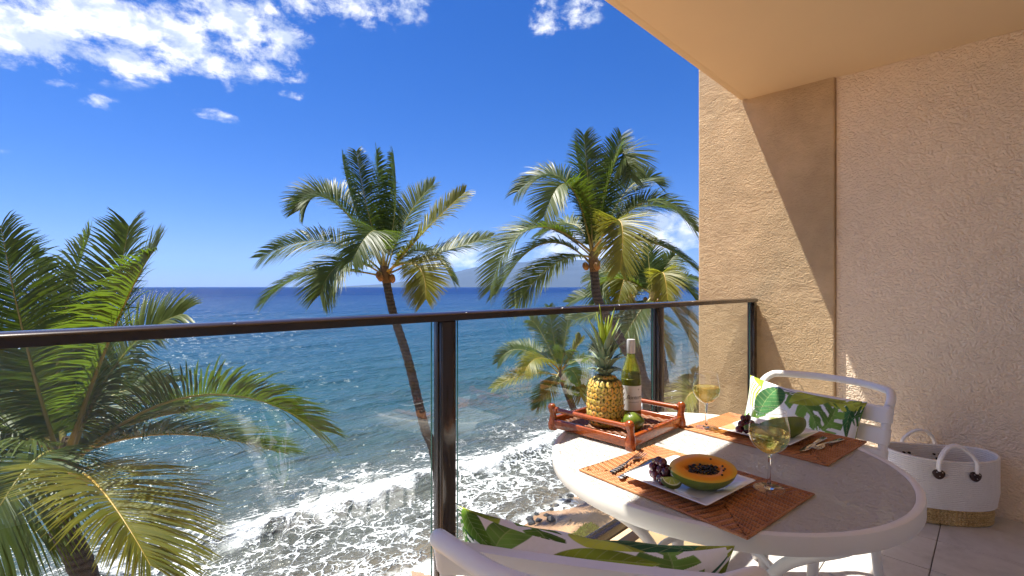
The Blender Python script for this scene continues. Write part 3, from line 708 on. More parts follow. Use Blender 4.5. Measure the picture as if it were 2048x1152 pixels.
palm('tall palm with a full round crown standing alone in mid picture', 770, 548, 13.5,
     [(786, 625, 13.5), (816, 720, 13.6), (848, 850, 13.8), (874, 940, 14.0), (915, 1300, 14.6)], 0.15, 0.108, [
     (630, 545, -.4, 532, 602, -.7, 0.35, False), (655, 483, .2, 521, 515, .3, 0.95, False), (668, 404, -.5, 600, 420, -.9, 0.8, False),
     (690, 400, .7, 588, 402, 1.1, 0.75, False), (712, 420, .2, 684, 312, .5, -0.5, False), (735, 420, -.2, 713, 303, .1, 0.6, False),
     (760, 410, .5, 752, 302, .8, -0.9, False), (790, 420, .1, 787, 308, .4, 0.9, False), (812, 440, .7, 866, 370, .9, -0.7, False),
     (850, 462, -.3, 930, 384, -.3, -0.85, True), (880, 506, -.1, 980, 476, .2, -0.6, False), (832, 530, -.8, 852, 598, -1.4, -0.5, True),
     (752, 462, -1.2, 705, 520, -2.2, 0.5, False), (690, 525, -.9, 640, 590, -1.5, 0.5, False),
     (845, 500, .9, 905, 560, 1.5, -0.6, False)],
     1, 1.0, 120, 0.031, 1, 3.0, 6, (0.3, 1.2))
palm('tall palm with a broad drooping crown next to the tan wall pier', 1187, 524, 12.6,
     [(1190, 560, 12.6), (1198, 605, 12.6), (1240, 678, 12.7), (1310, 800, 12.9), (1390, 960, 13.1), (1450, 1380, 13.4)], 0.15, 0.108, [
     (1060, 458, -.3, 980, 580, -.5, 0.5, False), (1085, 488, .3, 992, 588, .4, 0.35, False), (1110, 528, -.5, 1030, 612, -.9, 0.35, False),
     (1140, 372, -.4, 1088, 434, -.9, 0.6, False), (1128, 360, .4, 1034, 384, .6, 0.8, False), (1178, 390, 0, 1168, 270, .1, 0.9, False),
     (1168, 400, .5, 1150, 290, .8, -0.7, False), (1205, 400, .2, 1243, 270, .4, -0.8, False), (1232, 320, .2, 1262, 356, -.2, -0.6, False),
     (1258, 376, .6, 1318, 370, .9, -0.8, False), (1290, 404, -.2, 1392, 462, -.3, -0.7, False), (1238, 440, -1.0, 1240, 540, -1.6, -0.2, True),
     (1290, 482, .2, 1394, 540, .4, -0.5, False),
     (1260, 420, .9, 1350, 420, 1.5, -0.6, False), (1150, 450, .9, 1080, 470, 1.6, 0.6, False)],
     1, 1.0, 120, 0.031, 2, 2.9, 4, (0.4, 1.25))
palm('near palm at the left picture edge with a bowed yellow frond', 128, 935, 6.6,
     [(122, 1000, 6.6), (124, 1050, 6.6), (172, 1160, 6.65), (240, 1420, 6.8), (260, 2050, 7.0)], 0.17, 0.125, [
     (385, 792, -.2, 640, 862, -.3, 0.75, False), (330, 868, .25, 560, 905, .3, 0.25, False), (185, 962, -1.2, 300, 1130, -2.0, 0.45, True),
     (205, 690, .1, 258, 452, .3, -0.95, False), (120, 690, .4, 180, 468, .8, 0.8, False), (55, 700, -.1, 2, 452, 0, 0.9, False),
     (110, 720, .9, 60, 500, 1.4, -0.6, False), (240, 720, .6, 364, 628, .8, -0.7, False), (20, 760, .2, -130, 560, .4, 0.8, False),
     (10, 880, -.5, -180, 980, -.8, 0.4, False), (60, 930, -.9, -60, 1120, -1.6, 0.4, False), (210, 800, .9, 330, 770, 1.5, -0.5, False),
     
     (60, 840, .5, -90, 800, .8, 0.7, False), (260, 850, .9, 420, 820, 1.6, 0.4, False), (235, 640, -.3, 310, 500, -.5, -0.8, False)],
     1, 1.12, 130, 0.030, 3, 2.7, 6, (0.3, 1.2))
palm('short palm whose whole crown shows through the glass beside the pineapple', 1123, 750, 23.6,
     [(1130, 775, 23.6), (1150, 826, 23.7), (1178, 905, 23.8), (1200, 990, 23.9)], 0.19, 0.14, [
     (1045, 700, 0, 996, 724, 0, 0.8, False), (1055, 748, -.5, 987, 776, -.9, 0.4, True), (1080, 716, -1.0, 1050, 742, -1.8, 0.5, True),
     (1108, 680, .3, 1098, 612, .4, 0.7, False), (1085, 670, .8, 1062, 640, 1.2, 0.7, False), (1130, 680, 0, 1140, 615, 0, -0.7, False),
     (1150, 700, -.3, 1163, 676, -.4, -0.6, True), (1148, 745, -.9, 1162, 794, -1.5, -0.4, True), (1165, 720, .5, 1205, 735, .8, -0.5, False),
     (1075, 700, 1.2, 1020, 690, 2, 0.5, False), (1160, 745, .8, 1200, 790, 1.2, -0.5, False), (1100, 775, -.6, 1075, 815, -.8, .3, False)],
     1, 0.95, 90, 0.038, 4, 2.4, 5, (0.3, 1.1))
palm('dark green palm standing behind the trunk of the drooping palm', 1262, 608, 18.5,
     [(1266, 660, 18.5), (1290, 780, 18.6), (1310, 950, 18.7), (1320, 1140, 18.8)], 0.20, 0.15, [
     (1215, 560, 0, 1205, 620, -.2, 0.5, False), (1225, 545, .4, 1180, 560, .6, 0.7, False), (1255, 550, -.6, 1235, 610, -1.2, 0.4, True),
     (1210, 620, -.4, 1150, 640, -.7, 0.4, False), (1225, 650, .2, 1190, 700, .3, 0.3, False), (1305, 640, -.3, 1340, 720, -.5, -0.3, True),
     (1290, 560, .5, 1330, 530, .8, -0.6, False), (1250, 545, .6, 1245, 505, .9, 0.8, False), (1195, 590, .8, 1140, 605, 1.2, 0.6, False), (1300, 620, .8, 1350, 650, 1.3, -.5, False)],
     2, 0.98, 90, 0.036, 5, 2.3, 0, (0.2, 1.1))
palm('olive green palm just left of the wall pier, half hidden by other fronds', 1308, 598, 16.5,
     [(1312, 650, 16.5), (1330, 780, 16.6), (1345, 960, 16.7), (1350, 1180, 16.8)], 0.20, 0.15, [
     (1345, 560, 0, 1392, 600, .1, -0.6, False), (1325, 545, -.5, 1335, 600, -1.1, -0.3, True), (1300, 545, .3, 1295, 490, .6, 0.7, False),
     (1350, 625, -.2, 1388, 700, -.3, -0.4, False), (1345, 605, .5, 1396, 650, .8, -0.5, False), (1280, 560, .4, 1250, 530, .6, 0.6, False),
     (1325, 545, .6, 1350, 510, .9, -0.8, False), (1275, 630, -.4, 1240, 690, -.7, 0.4, False), (1340, 560, .9, 1400, 560, 1.5, -.5, False)],
     2, 0.98, 90, 0.036, 6, 2.2, 4, (0.2, 1.1))
palm('low palm top at the foot of the wall pier, seen behind the far wine glass', 1420, 815, 15.0,
     [(1425, 880, 15.0), (1430, 1000, 15.1), (1435, 1260, 15.2)], 0.19, 0.14, [
     (1385, 785, -.2, 1358, 835, -.4, 0.4, True), (1392, 770, .3, 1362, 790, .4, 0.6, False), (1395, 810, -.4, 1370, 850, -.8, 0.4, False), (1400, 770, .5, 1385, 750, .7, .6, False),
     (1450, 770, 0, 1490, 800, 0, -.5, False), (1430, 760, .5, 1440, 720, .8, .5, False)],
     2, 0.8, 70, 0.04, 8, 1.5, 0, (0.2, 1.0))

# ------------------------------------------------------------------ shore rocks and shrubs
def rock_mesh(seed):
    bm = bmesh.new(); bmesh.ops.create_icosphere(bm, subdivisions=2, radius=1.0)
    for v in bm.verts:
        k = 1 + 0.45 * mnoise.noise(v.co * 1.3 + Vector((seed, 0, 0))); v.co = Vector((v.co.x * k, v.co.y * k * 0.8, v.co.z * k * 0.55))
    bm.verts.index_update(); mb = MB().add([v.co for v in bm.verts], [[v.index for v in f.verts] for f in bm.faces]); bm.free()
    return mb.mesh('rock', M['rock'], angle=50)
RM = [rock_mesh(s * 3.7) for s in range(4)]
def ground_at(px, py):
    d = (HC - ZS - 0.15) * F_PX / (py - CY); p = at_d(px, py, d); return Vector((p.x, p.y, beach_z(p.x, p.y)))
g = ground_at(1103, 1037)
tag(link('rock', RM[0], None, g + Vector((0, 0, 0.05)), (0, 0, 0.9), (0.26, 0.24, 0.3)), 'single rounded dark rock lying alone on the dry sand', 'rock', 'rocks on the beach')
tag(link('rock', RM[1], None, ground_at(1141, 1040) + Vector((0, 0, 0.0)), (0, 0, 0.3), (0.09, 0.08, 0.12)), 'tiny dark stone on the sand right of the single rounded rock', 'rock', 'rocks on the beach')
rk = random.Random(5)
for i in range(16):
    u = i / 15; px = 1062 + 92 * u + rk.uniform(-9, 9); py = 1036 - 50 * u + rk.uniform(-12, 12)
    s = rk.uniform(0.08, 0.24); g = ground_at(px, py)
    tag(link('rock', RM[i % 4], None, (g.x, g.y, max(g.z, ZS - 0.02) + 0.02), (rk.uniform(-.3, .3), rk.uniform(-.3, .3), rk.uniform(0, 6)), (s, s, s * 0.9)),
        'dark wet rock among others in the foam line at the edge of the sand', 'rock', 'rocks on the beach')
def shrub(label, px, py, size, seed):
    r = np.random.default_rng(seed); g = ground_at(px, py); t = thing('beach_shrub', label, 'shrub', g, 0, 'shrubs on the sand below the balcony')
    mb = MB(); n = 900
    for i in range(n):
        a = r.uniform(0, 2 * PI); rad = size * math.sqrt(r.uniform(0, 1)); h = size * 0.55 * (1 - (rad / size) ** 2) * r.uniform(0.55, 1.15) + 0.05
        p = Vector((rad * math.cos(a), rad * math.sin(a) * 0.7, h)); d = Vector((r.normal(0, .6), r.normal(0, .6), 1)).normalized() * r.uniform(0.09, 0.16)
        s = d.cross(Vector((r.normal(), r.normal(), 0.2))).normalized() * 0.028
        mb.add([p, p + d * 0.5 + s, p + d, p + d * 0.5 - s], [(0, 1, 2, 3)])
    mb.build('foliage', M['shrub'], t, smooth=False)
    st = MB()
    for i in range(9):
        a = i * 0.7; st.tube([(0, 0, -0.05), (math.cos(a) * size * 0.3, math.sin(a) * size * 0.25, size * 0.25), (math.cos(a) * size * 0.6, math.sin(a) * size * 0.45, size * 0.33)], [0.02, 0.014, 0.006], 5)
    st.build('stem', M['fibre'], t)
shrub('leafy green shrub on the sand seen just above the railing bottom bar', 1178, 1076, 0.62, 1)
shrub('leafy green shrub low on the sand, partly hidden by the near pillow', 1158, 1094, 0.6, 2)

# ------------------------------------------------------------------ table
ZT = 0.703; TC = Vector((1.515, 0.621, 0)); TR = 0.504
tb_ = thing('patio_table', 'round white metal patio table with a rippled glass top', 'table', TC)
prof = [(TR - 0.022, 0.694), (TR - 0.020, 0.7035), (TR - 0.017, 0.7055), (TR - 0.006, 0.7060), (TR - 0.0015, 0.7045), (TR, 0.702), (TR, 0.666), (TR - 0.002, 0.662), (TR - 0.016, 0.662), (TR - 0.018, 0.672), (TR - 0.021, 0.684), (TR - 0.022, 0.694)]
MB().lathe(prof, 120).build('rim', M['rimwhite'], tb_, angle=35)
gt = MB(); RG = TR - 0.0205
gt.lathe([(0.0001, ZT), (RG * 0.33, ZT), (RG * 0.66, ZT), (RG, ZT), (RG, ZT - 0.006), (0.0001, ZT - 0.006)], 96).build('glass_top', M['tabletop'], tb_, angle=30)
for i in range(4):
    a = math.radians(-118 + 90 * i); c, s = math.cos(a), math.sin(a)
    pts = spline([(c * 0.455, s * 0.455, 0.662), (c * 0.43, s * 0.43, 0.63), (c * 0.26, s * 0.26, 0.50), (c * 0.19, s * 0.19, 0.36), (c * 0.24, s * 0.24, 0.20), (c * 0.40, s * 0.40, 0.012)], 6)
    lg = MB().tube(pts, 0.0155, 12).build('leg', M['white'], tb_)
    MB().lathe([(0.0, 0.0), (0.02, 0.0), (0.021, 0.012), (0.017, 0.022), (0.0, 0.022)], 14, (c * 0.40, s * 0.40, 0.0005)).build('foot', M['white'], lg)
MB().tube([(0.172 * math.cos(a), 0.172 * math.sin(a), 0.36) for a in np.linspace(0, 2 * PI, 40)], 0.010, 8, False).build('brace_ring', M['white'], tb_)
ZT += 0.0003

# ------------------------------------------------------------------ chairs
def make_chair(label):
    t = thing('patio_chair', label, 'chair', (0, 0, 0), 0, 'white strap patio chairs')
    hw, r = 0.246, 0.0148
    def by(z): return -0.175 - (z - 0.40) / 0.42 * 0.125
    L = [(-hw, by(0.36), 0.36), (-hw, by(0.6), 0.6), (-hw, by(0.765), 0.765)]
    cor = [(-hw, by(0.785) - 0.005, 0.786), (-hw + 0.003, -0.320, 0.808), (-hw + 0.013, -0.345, 0.824), (-hw + 0.034, -0.372, 0.833)]
    mid = [(-0.115, -0.436, 0.834), (-0.04, -0.455, 0.834)]
    P = L + cor + mid; P = P + [(-x, y, z) for x, y, z in P[::-1]]
    MB().tube(spline(P, 5), r, 14).build('back_frame', M['white'], t, angle=180)
    for k in range(5):
        zc = 0.760 - 0.0735 * k; h = 0.0272
        rings = []
        for dz, ins in ((-h, 0.003), (-h + 0.003, 0.0), (h - 0.003, 0.0), (h, 0.003)):
            z = zc + dz; yc = by(z); R = 0.0180 - ins; pts = []
            for x in np.linspace(-hw, hw, 15): pts.append((x, yc + R - 0.010 * (1 - (x / hw) ** 2), z))
            for a in np.linspace(PI / 2, -PI / 2, 9)[1:-1]: pts.append((hw + R * math.cos(a), yc + R * math.sin(a), z))
            for x in np.linspace(hw, -hw, 15): pts.append((x, yc - R * 0.55 - 0.010 * (1 - (x / hw) ** 2) if abs(x) < hw else yc - R, z))
            for a in np.linspace(-PI / 2, -3 * PI / 2, 9)[1:-1]: pts.append((-hw + R * math.cos(a), yc + R * math.sin(a), z))
            rings.append(pts)
        MB().loft(rings).build('back_strap', M['white'], t, angle=35)
    sf = [(-hw, -0.165, 0.40), (-hw, 0.20, 0.425), (-hw + 0.03, 0.25, 0.428), (hw - 0.03, 0.25, 0.428), (hw, 0.20, 0.425), (hw, -0.165, 0.40), (-hw, -0.165, 0.40)]
    MB().tube(spline(sf, 4), 0.0155, 10, False).build('seat_frame', M['white'], t, angle=180)
    for k in range(6):
        y = -0.12 + k * 0.064; z = 0.404 + (y + 0.165) * 0.065
        MB().rbox(-hw - 0.018, hw + 0.018, y - 0.026, y + 0.026, z + 0.004, z + 0.019, 0.005).build('seat_strap', M['white'], t)
    for sx in (-1, 1):
        MB().tube(spline([(sx * hw, 0.20, 0.42), (sx * (hw + 0.004), 0.235, 0.2), (sx * (hw + 0.01), 0.25, 0.004)], 4), 0.0155, 10).build('leg', M['white'], t)
        MB().tube(spline([(sx * hw, by(0.40), 0.40), (sx * (hw + 0.004), -0.21, 0.2), (sx * (hw + 0.01), -0.27, 0.004)], 4), 0.0155, 10).build('leg', M['white'], t)
    return t
ch1 = make_chair('white patio chair in the foreground seen from behind, cut by the picture bottom')
ch2 = copy_tree(ch1)
ch2['label'] = 'white patio chair across the table, in front of the stucco wall'
ch1.location = (0.880, 0.614, 0); ch1.rotation_euler = (0, 0, math.radians(-57.9))
ch2.location = (1.997, 0.588, 0); ch2.rotation_euler = (0, 0, math.radians(75.3))

# ------------------------------------------------------------------ printed pillows
def leaf_print(U, Vv, seed):
    r = np.random.default_rng(seed); C = np.ones(U.shape + (3,)) * np.array([0.88, 0.88, 0.86])
    greens = [(0.10, 0.21, 0.02), (0.24, 0.33, 0.03), (0.045, 0.14, 0.045), (0.38, 0.43, 0.05), (0.14, 0.27, 0.05), (0.20, 0.24, 0.02)]
    items = []
    for gx in range(7):
        for gy in range(4):
            cx_ = -0.24 + 0.08 * gx + r.uniform(-.03, .03); cy_ = -0.15 + 0.10 * gy + r.uniform(-.035, .035)
            items.append((cx_, cy_, r.uniform(0, 2 * PI), r.uniform(0.11, 0.19), r.uniform(0.03, 0.055), r.choice(4, p=[0.42, 0.30, 0.16, 0.12]), greens[r.integers(6)]))
    items = [items[q] for q in r.permutation(len(items))]
    wash = 0.5 + 0.25 * np.sin(U * 61 + Vv * 23 + seed) + 0.25 * np.sin(Vv * 83 - U * 37 + 2 * seed)
    for cx_, cy_, a, L, Wd, typ, col in items[:28]:
        dx_, dy_ = U - cx_, Vv - cy_; p = (dx_ * math.cos(a) + dy_ * math.sin(a)) / L + 0.5; q = (-dx_ * math.sin(a) + dy_ * math.cos(a)) + 0.018 * np.sin(p * 3.2 + cx_ * 20)
        pc = np.clip(p, 0, 1)
        if typ == 2: wd = 0.0045 * np.sin(PI * pc) ** 0.5
        else: wd = Wd * np.sin(PI * pc ** 0.72) ** 0.85
        b = np.abs(q) / (wd + 1e-6); ins = (p > 0) & (p < 1) & (b < 1)
        if typ == 1: ins &= ~((np.sin(p * 24 - b * 4) > 0.25 + 0.5 * (1 - b)) & (b > 0.22))
        if typ == 3: ins &= np.sin(p * 62 - b * 5) > -0.25 + 0.5 * b
        base = np.array(col if typ != 2 else ((0.03, 0.06, 0.22) if r.random() < 0.6 else (0.05, 0.13, 0.07)))
        tone = 0.7 + 0.75 * np.clip(wash + 0.3 * np.sign(q), 0, 1)
        cc = base[None, None, :] * tone[..., None]
        if typ < 2:
            ph = (p * 9 - b * 1.1); vd = np.abs(ph - np.round(ph)); vein = np.clip(1 - vd / 0.07, 0, 1) * 0.55; vein = np.maximum(vein, np.clip(1 - np.abs(q) / 0.0012, 0, 1) * 0.8)
            cc = cc * (1 - vein[..., None]) + np.array([0.42, 0.48, 0.20]) * vein[..., None]
        al = np.clip((1 - b) * wd / 0.0012, 0, 1)[..., None] * ins[..., None]
        C = C * (1 - al) + cc * al
    return C
def pillow(name, label, loc, rz, tilt, roll, seed, Wd=0.47, H=0.29, T=0.062, res=1.0):
    nu, nv = int(230 * res), int(142 * res); u = np.sin(np.linspace(-PI / 2, PI / 2, nu)); v = np.sin(np.linspace(-PI / 2, PI / 2, nv)); U, Vv = np.meshgrid(u, v)
    PU, PV = np.meshgrid(np.linspace(-1, 1, nu) * Wd * 0.56, np.linspace(-1, 1, nv) * H * 0.60)
    prof = (np.clip(1 - U ** 2, 0, 1) ** 0.48) * (np.clip(1 - Vv ** 2, 0, 1) ** 0.48)
    r = np.random.default_rng(seed)
    wr = 0.006 * np.sin(U * 7 + Vv * 4 + seed) * np.sin(Vv * 6 - U * 3) * (1 - prof) + 0.004 * np.sin(U * 13 + seed)
    X = U * Wd / 2 * (1 - 0.075 * (1 - Vv ** 2) * np.abs(U) ** 1.5); Zz = Vv * H / 2 * (1 - 0.15 * (1 - U ** 2) * np.abs(Vv) ** 1.5)
    bend = -0.028 * (1 - U ** 2)
    verts = []; cols = []
    for sgn in (1, -1):
        Y = sgn * (T * prof + wr * prof) + bend
        verts.append(np.stack([X, Y, Zz], -1).reshape(-1, 3)); cols.append(leaf_print(PU * sgn, PV, seed + (0 if sgn > 0 else 50)).reshape(-1, 3))
    n = nu * nv; i = np.arange(n).reshape(nv, nu)
    q = np.stack([i[:-1, :-1], i[:-1, 1:], i[1:, 1:], i[1:, :-1]], -1).reshape(-1, 4)
    Vs = np.concatenate(verts); Cs = np.concatenate(cols); Fs = np.concatenate([q[:, ::-1], q + n])
    me = bpy.data.meshes.new(name); me.from_pydata(Vs.tolist(), [], Fs.tolist()); me.materials.append(M['print'])
    at = me.color_attributes.new('print', 'FLOAT_COLOR', 'POINT'); at.data.foreach_set('color', np.concatenate([Cs, np.ones((len(Cs), 1))], 1).ravel())
    me.polygons.foreach_set('use_smooth', [True] * len(me.polygons)); me.update()
    o = link(name, me); o.matrix_world = Matrix.Translation(loc) @ Matrix.Rotation(rz, 4, 'Z') @ Matrix.Rotation(tilt, 4, 'X') @ Matrix.Rotation(roll, 4, 'Y')
    return tag(o, label, 'pillow', 'leaf print pillows on the chairs')
f1 = Vector((0.857, 0.515, 0)); f2 = Vector((-0.967, 0.254, 0)); s1 = Vector((0.515, -0.857, 0)); s2 = Vector((0.254, 0.967, 0))
pillow('pillow', 'tropical leaf print pillow behind the back of the foreground chair', Vector((0.705, 0.519, 0.680)), math.radians(-57.9), math.radians(15), math.radians(2.5), 4, res=1.7, T=0.074)
pillow('pillow', 'tropical leaf print pillow on the chair by the wall, half in sunlight', Vector((2.06, 0.571, 0.675)) - f2 * 0.150 + s2 * 0.045, math.radians(75.3), math.radians(15), math.radians(-3), 8)

# ------------------------------------------------------------------ placemats
def placemat_mesh(a=0.172, b=0.238, p=0.0072):
    V = []; Fc = []; K = 5; R = p * 0.52; k = 0
    while a - k * p > 0.004:
        ax, by_ = a - (k + 0.5) * p, b - (k + 0.5) * p
        cs = [(-ax, -by_), (ax, -by_), (ax, by_), (-ax, by_)]
        for s in range(4):
            (x0, y0), (x1, y1) = cs[s], cs[(s + 1) % 4]; Ls = math.hypot(x1 - x0, y1 - y0); n = max(3, int(Ls / 0.0026)); tx, ty = (x1 - x0) / Ls, (y1 - y0) / Ls
            nx_, ny_ = -ty, tx; o0 = len(V)
            for i in range(n + 1):
                l = Ls * i / n; ph = math.sin(l / 0.0052 * PI * 0.5 + k * PI * 0.5) ; hgt = 0.55 + 0.45 * ph; wdt = 0.82 + 0.18 * ph
                cx_, cy_ = x0 + tx * l, y0 + ty * l
                e = R if i in (0, n) else 0
                for j in range(K):
                    an = PI * j / (K - 1); off = math.cos(an) * R * wdt
                    V.append((cx_ + nx_ * off, cy_ + ny_ * off, 0.0025 + math.sin(an) * 0.0052 * hgt))
            for i in range(n):
                for j in range(K - 1): Fc.append((o0 + i * K + j, o0 + i * K + j + 1, o0 + (i + 1) * K + j + 1, o0 + (i + 1) * K + j))
        k += 1
    me = bpy.data.meshes.new('weave'); me.from_pydata(V, [], Fc); me.materials.append(M['rattan']); me.polygons.foreach_set('use_smooth', [True] * len(Fc)); me.update(); return me
pm = placemat_mesh(); pmb = MB().rbox(-0.171, 0.171, -0.237, 0.237, 0.0005, 0.0032, 0.001, 1).mesh('backing', M['trayweave'])
pmr = MB(); pp = [(-0.171, -0.237, 0.0036), (0.171, -0.237, 0.0036), (0.171, 0.237, 0.0036), (-0.171, 0.237, 0.0036), (-0.171, -0.237, 0.0036)]
pmr.tube(pp, 0.0034, 8); pmrm = pmr.mesh('border_cord', M['rattan'])
RZM = -0.12
def placemat(label, x, y, rz):
    t = thing('placemat', label, 'placemat', (x, y, ZT), rz, 'woven rattan placemats')
    tag(link('weave', pm, t), kind='stuff'); link('backing', pmb, t); link('border_cord', pmrm, t)
placemat('woven rattan placemat in front, overhanging the near table rim', 1.248, 0.578, RZM)
placemat('woven rattan placemat on the far side of the table by the wall chair', 1.842, 0.562, RZM)
ZM = ZT + 0.0082

# ------------------------------------------------------------------ plates
def plate_mesh(a=0.119):
    rings = []
    def sq(h, z, rd=0.006):
        pts = []
        for cx_, cy_, a0 in ((h - rd, h - rd, 0), (-h + rd, h - rd, 90), (-h + rd, -h + rd, 180), (h - rd, -h + rd, 270)):
            for k in range(5): an = math.radians(a0 + 22.5 * k); pts.append((cx_ + rd * math.cos(an), cy_ + rd * math.sin(an), z))
        return pts
    seq = [(0.070, 0.0), (0.072, 0.0), (0.082, 0.005), (a - 0.001, 0.0165), (a, 0.0178), (a - 0.0015, 0.0188), (a - 0.006, 0.0182), (0.086, 0.0115), (0.080, 0.0085), (0.074, 0.0068), (0.03, 0.0062)]
    return MB().loft([sq(h, z, 0.006 if h > 0.1 else 0.012) for h, z in seq]).mesh('plate', M['porcelain'], angle=50)
plm = plate_mesh()
PLC = [(1.2205, 0.567), (1.822, 0.560)]
tag(link('plate', plm, None, (*PLC[0], ZM), (0, 0, RZM)), 'square white plate with cut papaya and grapes on the front placemat', 'plate', 'square white plates')
tag(link('plate', plm, None, (*PLC[1], ZM), (0, 0, RZM)), 'square white plate with fruit on the far placemat', 'plate', 'square white plates')
ZP = ZM + 0.0068

# ------------------------------------------------------------------ papaya halves
def papaya(label, loc, rz, tilt, seeds=True, scale=1.0, xr=0.0):
    t = thing('papaya_half', label, 'papaya', (0, 0, 0), 0, 'papaya halves')
    Lh = 0.083
    def rad(x):
        u = (x / Lh + 1) / 2; u = min(max(u, 0.0), 1.0)
        return 0.055 * (math.sin(PI * u ** 0.86) ** 0.5 if 0 < u < 1 else 0) * (0.80 + 0.32 * u) + 0.0005
    xs = [Lh * math.sin(PI / 2 * k) for k in np.linspace(-1, 1, 33)]; mb = MB(); rings = []
    for x in xs: rings.append([(x, rad(x) * math.cos(a), -rad(x) * math.sin(a) * 1.0) for a in np.linspace(0, PI, 17)])
    mb.loft(rings, closed=False, cap=False).build('skin', M['papskin'], t, angle=180)
    n = 48; V = []; Fc = []; lev = [0.0, 0.42, 0.5, 0.56, 0.62, 0.985, 1.0]; hz = [-0.017, -0.014, -0.007, -0.001, 0.0008, 0.0010, -0.0005]
    for l, z in zip(lev, hz):
        for j in range(n):
            a = 2 * PI * j / n; x = Lh * math.cos(a) ; y = math.copysign(rad(x), math.sin(a)) if abs(math.sin(a)) > 1e-6 else 0
            if l < 0.6: x = x * l * (1 + 0.08 * math.sin(5 * a)); y = y * l * 0.92 * (1 + 0.1 * math.sin(4 * a + 1)) * (0.75 + 0.25 * abs(math.cos(a)))
            else: x *= l; y *= l
            V.append((x, y, z))
    for i in range(len(lev) - 1):
        for j in range(n): Fc.append((i * n + j, i * n + (j + 1) % n, (i + 1) * n + (j + 1) % n, (i + 1) * n + j))
    MB().add(V, Fc).build('flesh', M['flesh'], t, angle=70)
    if seeds:
        bm = bmesh.new(); bmesh.ops.create_icosphere(bm, subdivisions=1, radius=1); bm.verts.index_update()
        sv = [v.co.copy() for v in bm.verts]; sf = [[v.index for v in f.verts] for f in bm.faces]; bm.free(); sm = MB(); r = random.Random(4)
        for i in range(150):
            q = math.sqrt(r.random()) * 0.50; a = r.uniform(0, 2 * PI); x = Lh * q * math.cos(a); y = 0.052 * q * math.sin(a) * 0.85; z = -0.010 + r.uniform(0, 0.012) - 0.006 * (q / 0.5) ** 2
            s = r.uniform(0.0022, 0.0033); sm.add([(x + v.x * s * 1.25, y + v.y * s, z + v.z * s) for v in sv], sf)
        for (x, y) in ((0.046, -0.012), (0.05, 0.004), (0.036, -0.028), (0.052, -0.006), (-0.040, -0.014), (0.030, 0.030)):
            s = 0.0026; sm.add([(x + v.x * s * 1.25, y + v.y * s, 0.0028 + v.z * s) for v in sv], sf)
        tag(sm.build('seeds', M['seed'], t, angle=180), kind='stuff')
    MB().tube([(-Lh + 0.002, 0, -0.002), (-Lh - 0.003, 0, -0.001)], [0.004, 0.003], 8).build('stalk_end', M['grapestem'], t)
    t.rotation_euler = (tilt, xr, rz); t.location = loc; t.scale = (scale,) * 3
    return t
papaya('cut papaya half showing orange flesh and black seeds on the front plate', (1.205, 0.522, ZP + 0.0505), math.radians(-45), math.radians(20), True)
papaya('papaya half with its dark green skin towards the camera on the far plate', (1.822, 0.515, ZP + 0.044), math.radians(-45 + 6), math.radians(-38), False, 0.96)

# ------------------------------------------------------------------ grapes
bm = bmesh.new(); bmesh.ops.create_icosphere(bm, subdivisions=3, radius=0.0112); bm.verts.index_update()
gme = MB().add([v.co * (1 if abs(v.co.z) < 0.001 else 1.0) for v in bm.verts], [[v.index for v in f.verts] for f in bm.faces]).mesh('grape', M['grape'], angle=180); bm.free()
def grapes(label, x, y, rz, seed, n):
    t = thing('grape_bunch', label, 'grapes', (x, y, ZP), rz, 'bunches of red grapes'); r = random.Random(seed); pts = []
    lay = [(-0.036, 0, 0), (-0.018, 0.012, 0), (-0.016, -0.012, 0), (0.004, 0.016, 0), (0.006, -0.010, 0), (0.026, 0.006, 0), (-0.027, 0.0, 1), (-0.005, 0.004, 1), (0.016, 0.0, 1), (-0.012, -0.012, 1), (0.004, 0.006, 2), (-0.014, 0.003, 2), (0.014, 0.014, 1), (0.030, -0.014, 0), (-0.038, 0.020, 0)]
    for (a, b, l) in lay[:n]:
        z = 0.0115 + l * 0.0185 + r.uniform(0, 0.002); s = r.uniform(0.92, 1.08)
        link('grape', gme, t, (a + r.uniform(-.002, .002), b + r.uniform(-.002, .002), z), (r.uniform(-1, 1), r.uniform(-1, 1), 0), (s, s, s * 1.12))
    st = MB(); st.tube(spline([(-0.030, 0, 0.012), (-0.005, 0.002, 0.034), (0.010, 0.004, 0.050), (0.022, 0.014, 0.044)], 4), 0.0016, 6); st.build('stem', M['grapestem'], t)
grapes('bunch of dark red grapes beside the cut papaya on the front plate', 1.176, 0.622, math.radians(60), 2, 15)
grapes('bunch of dark red grapes on the far plate', 1.775, 0.612, math.radians(-30), 6, 13)

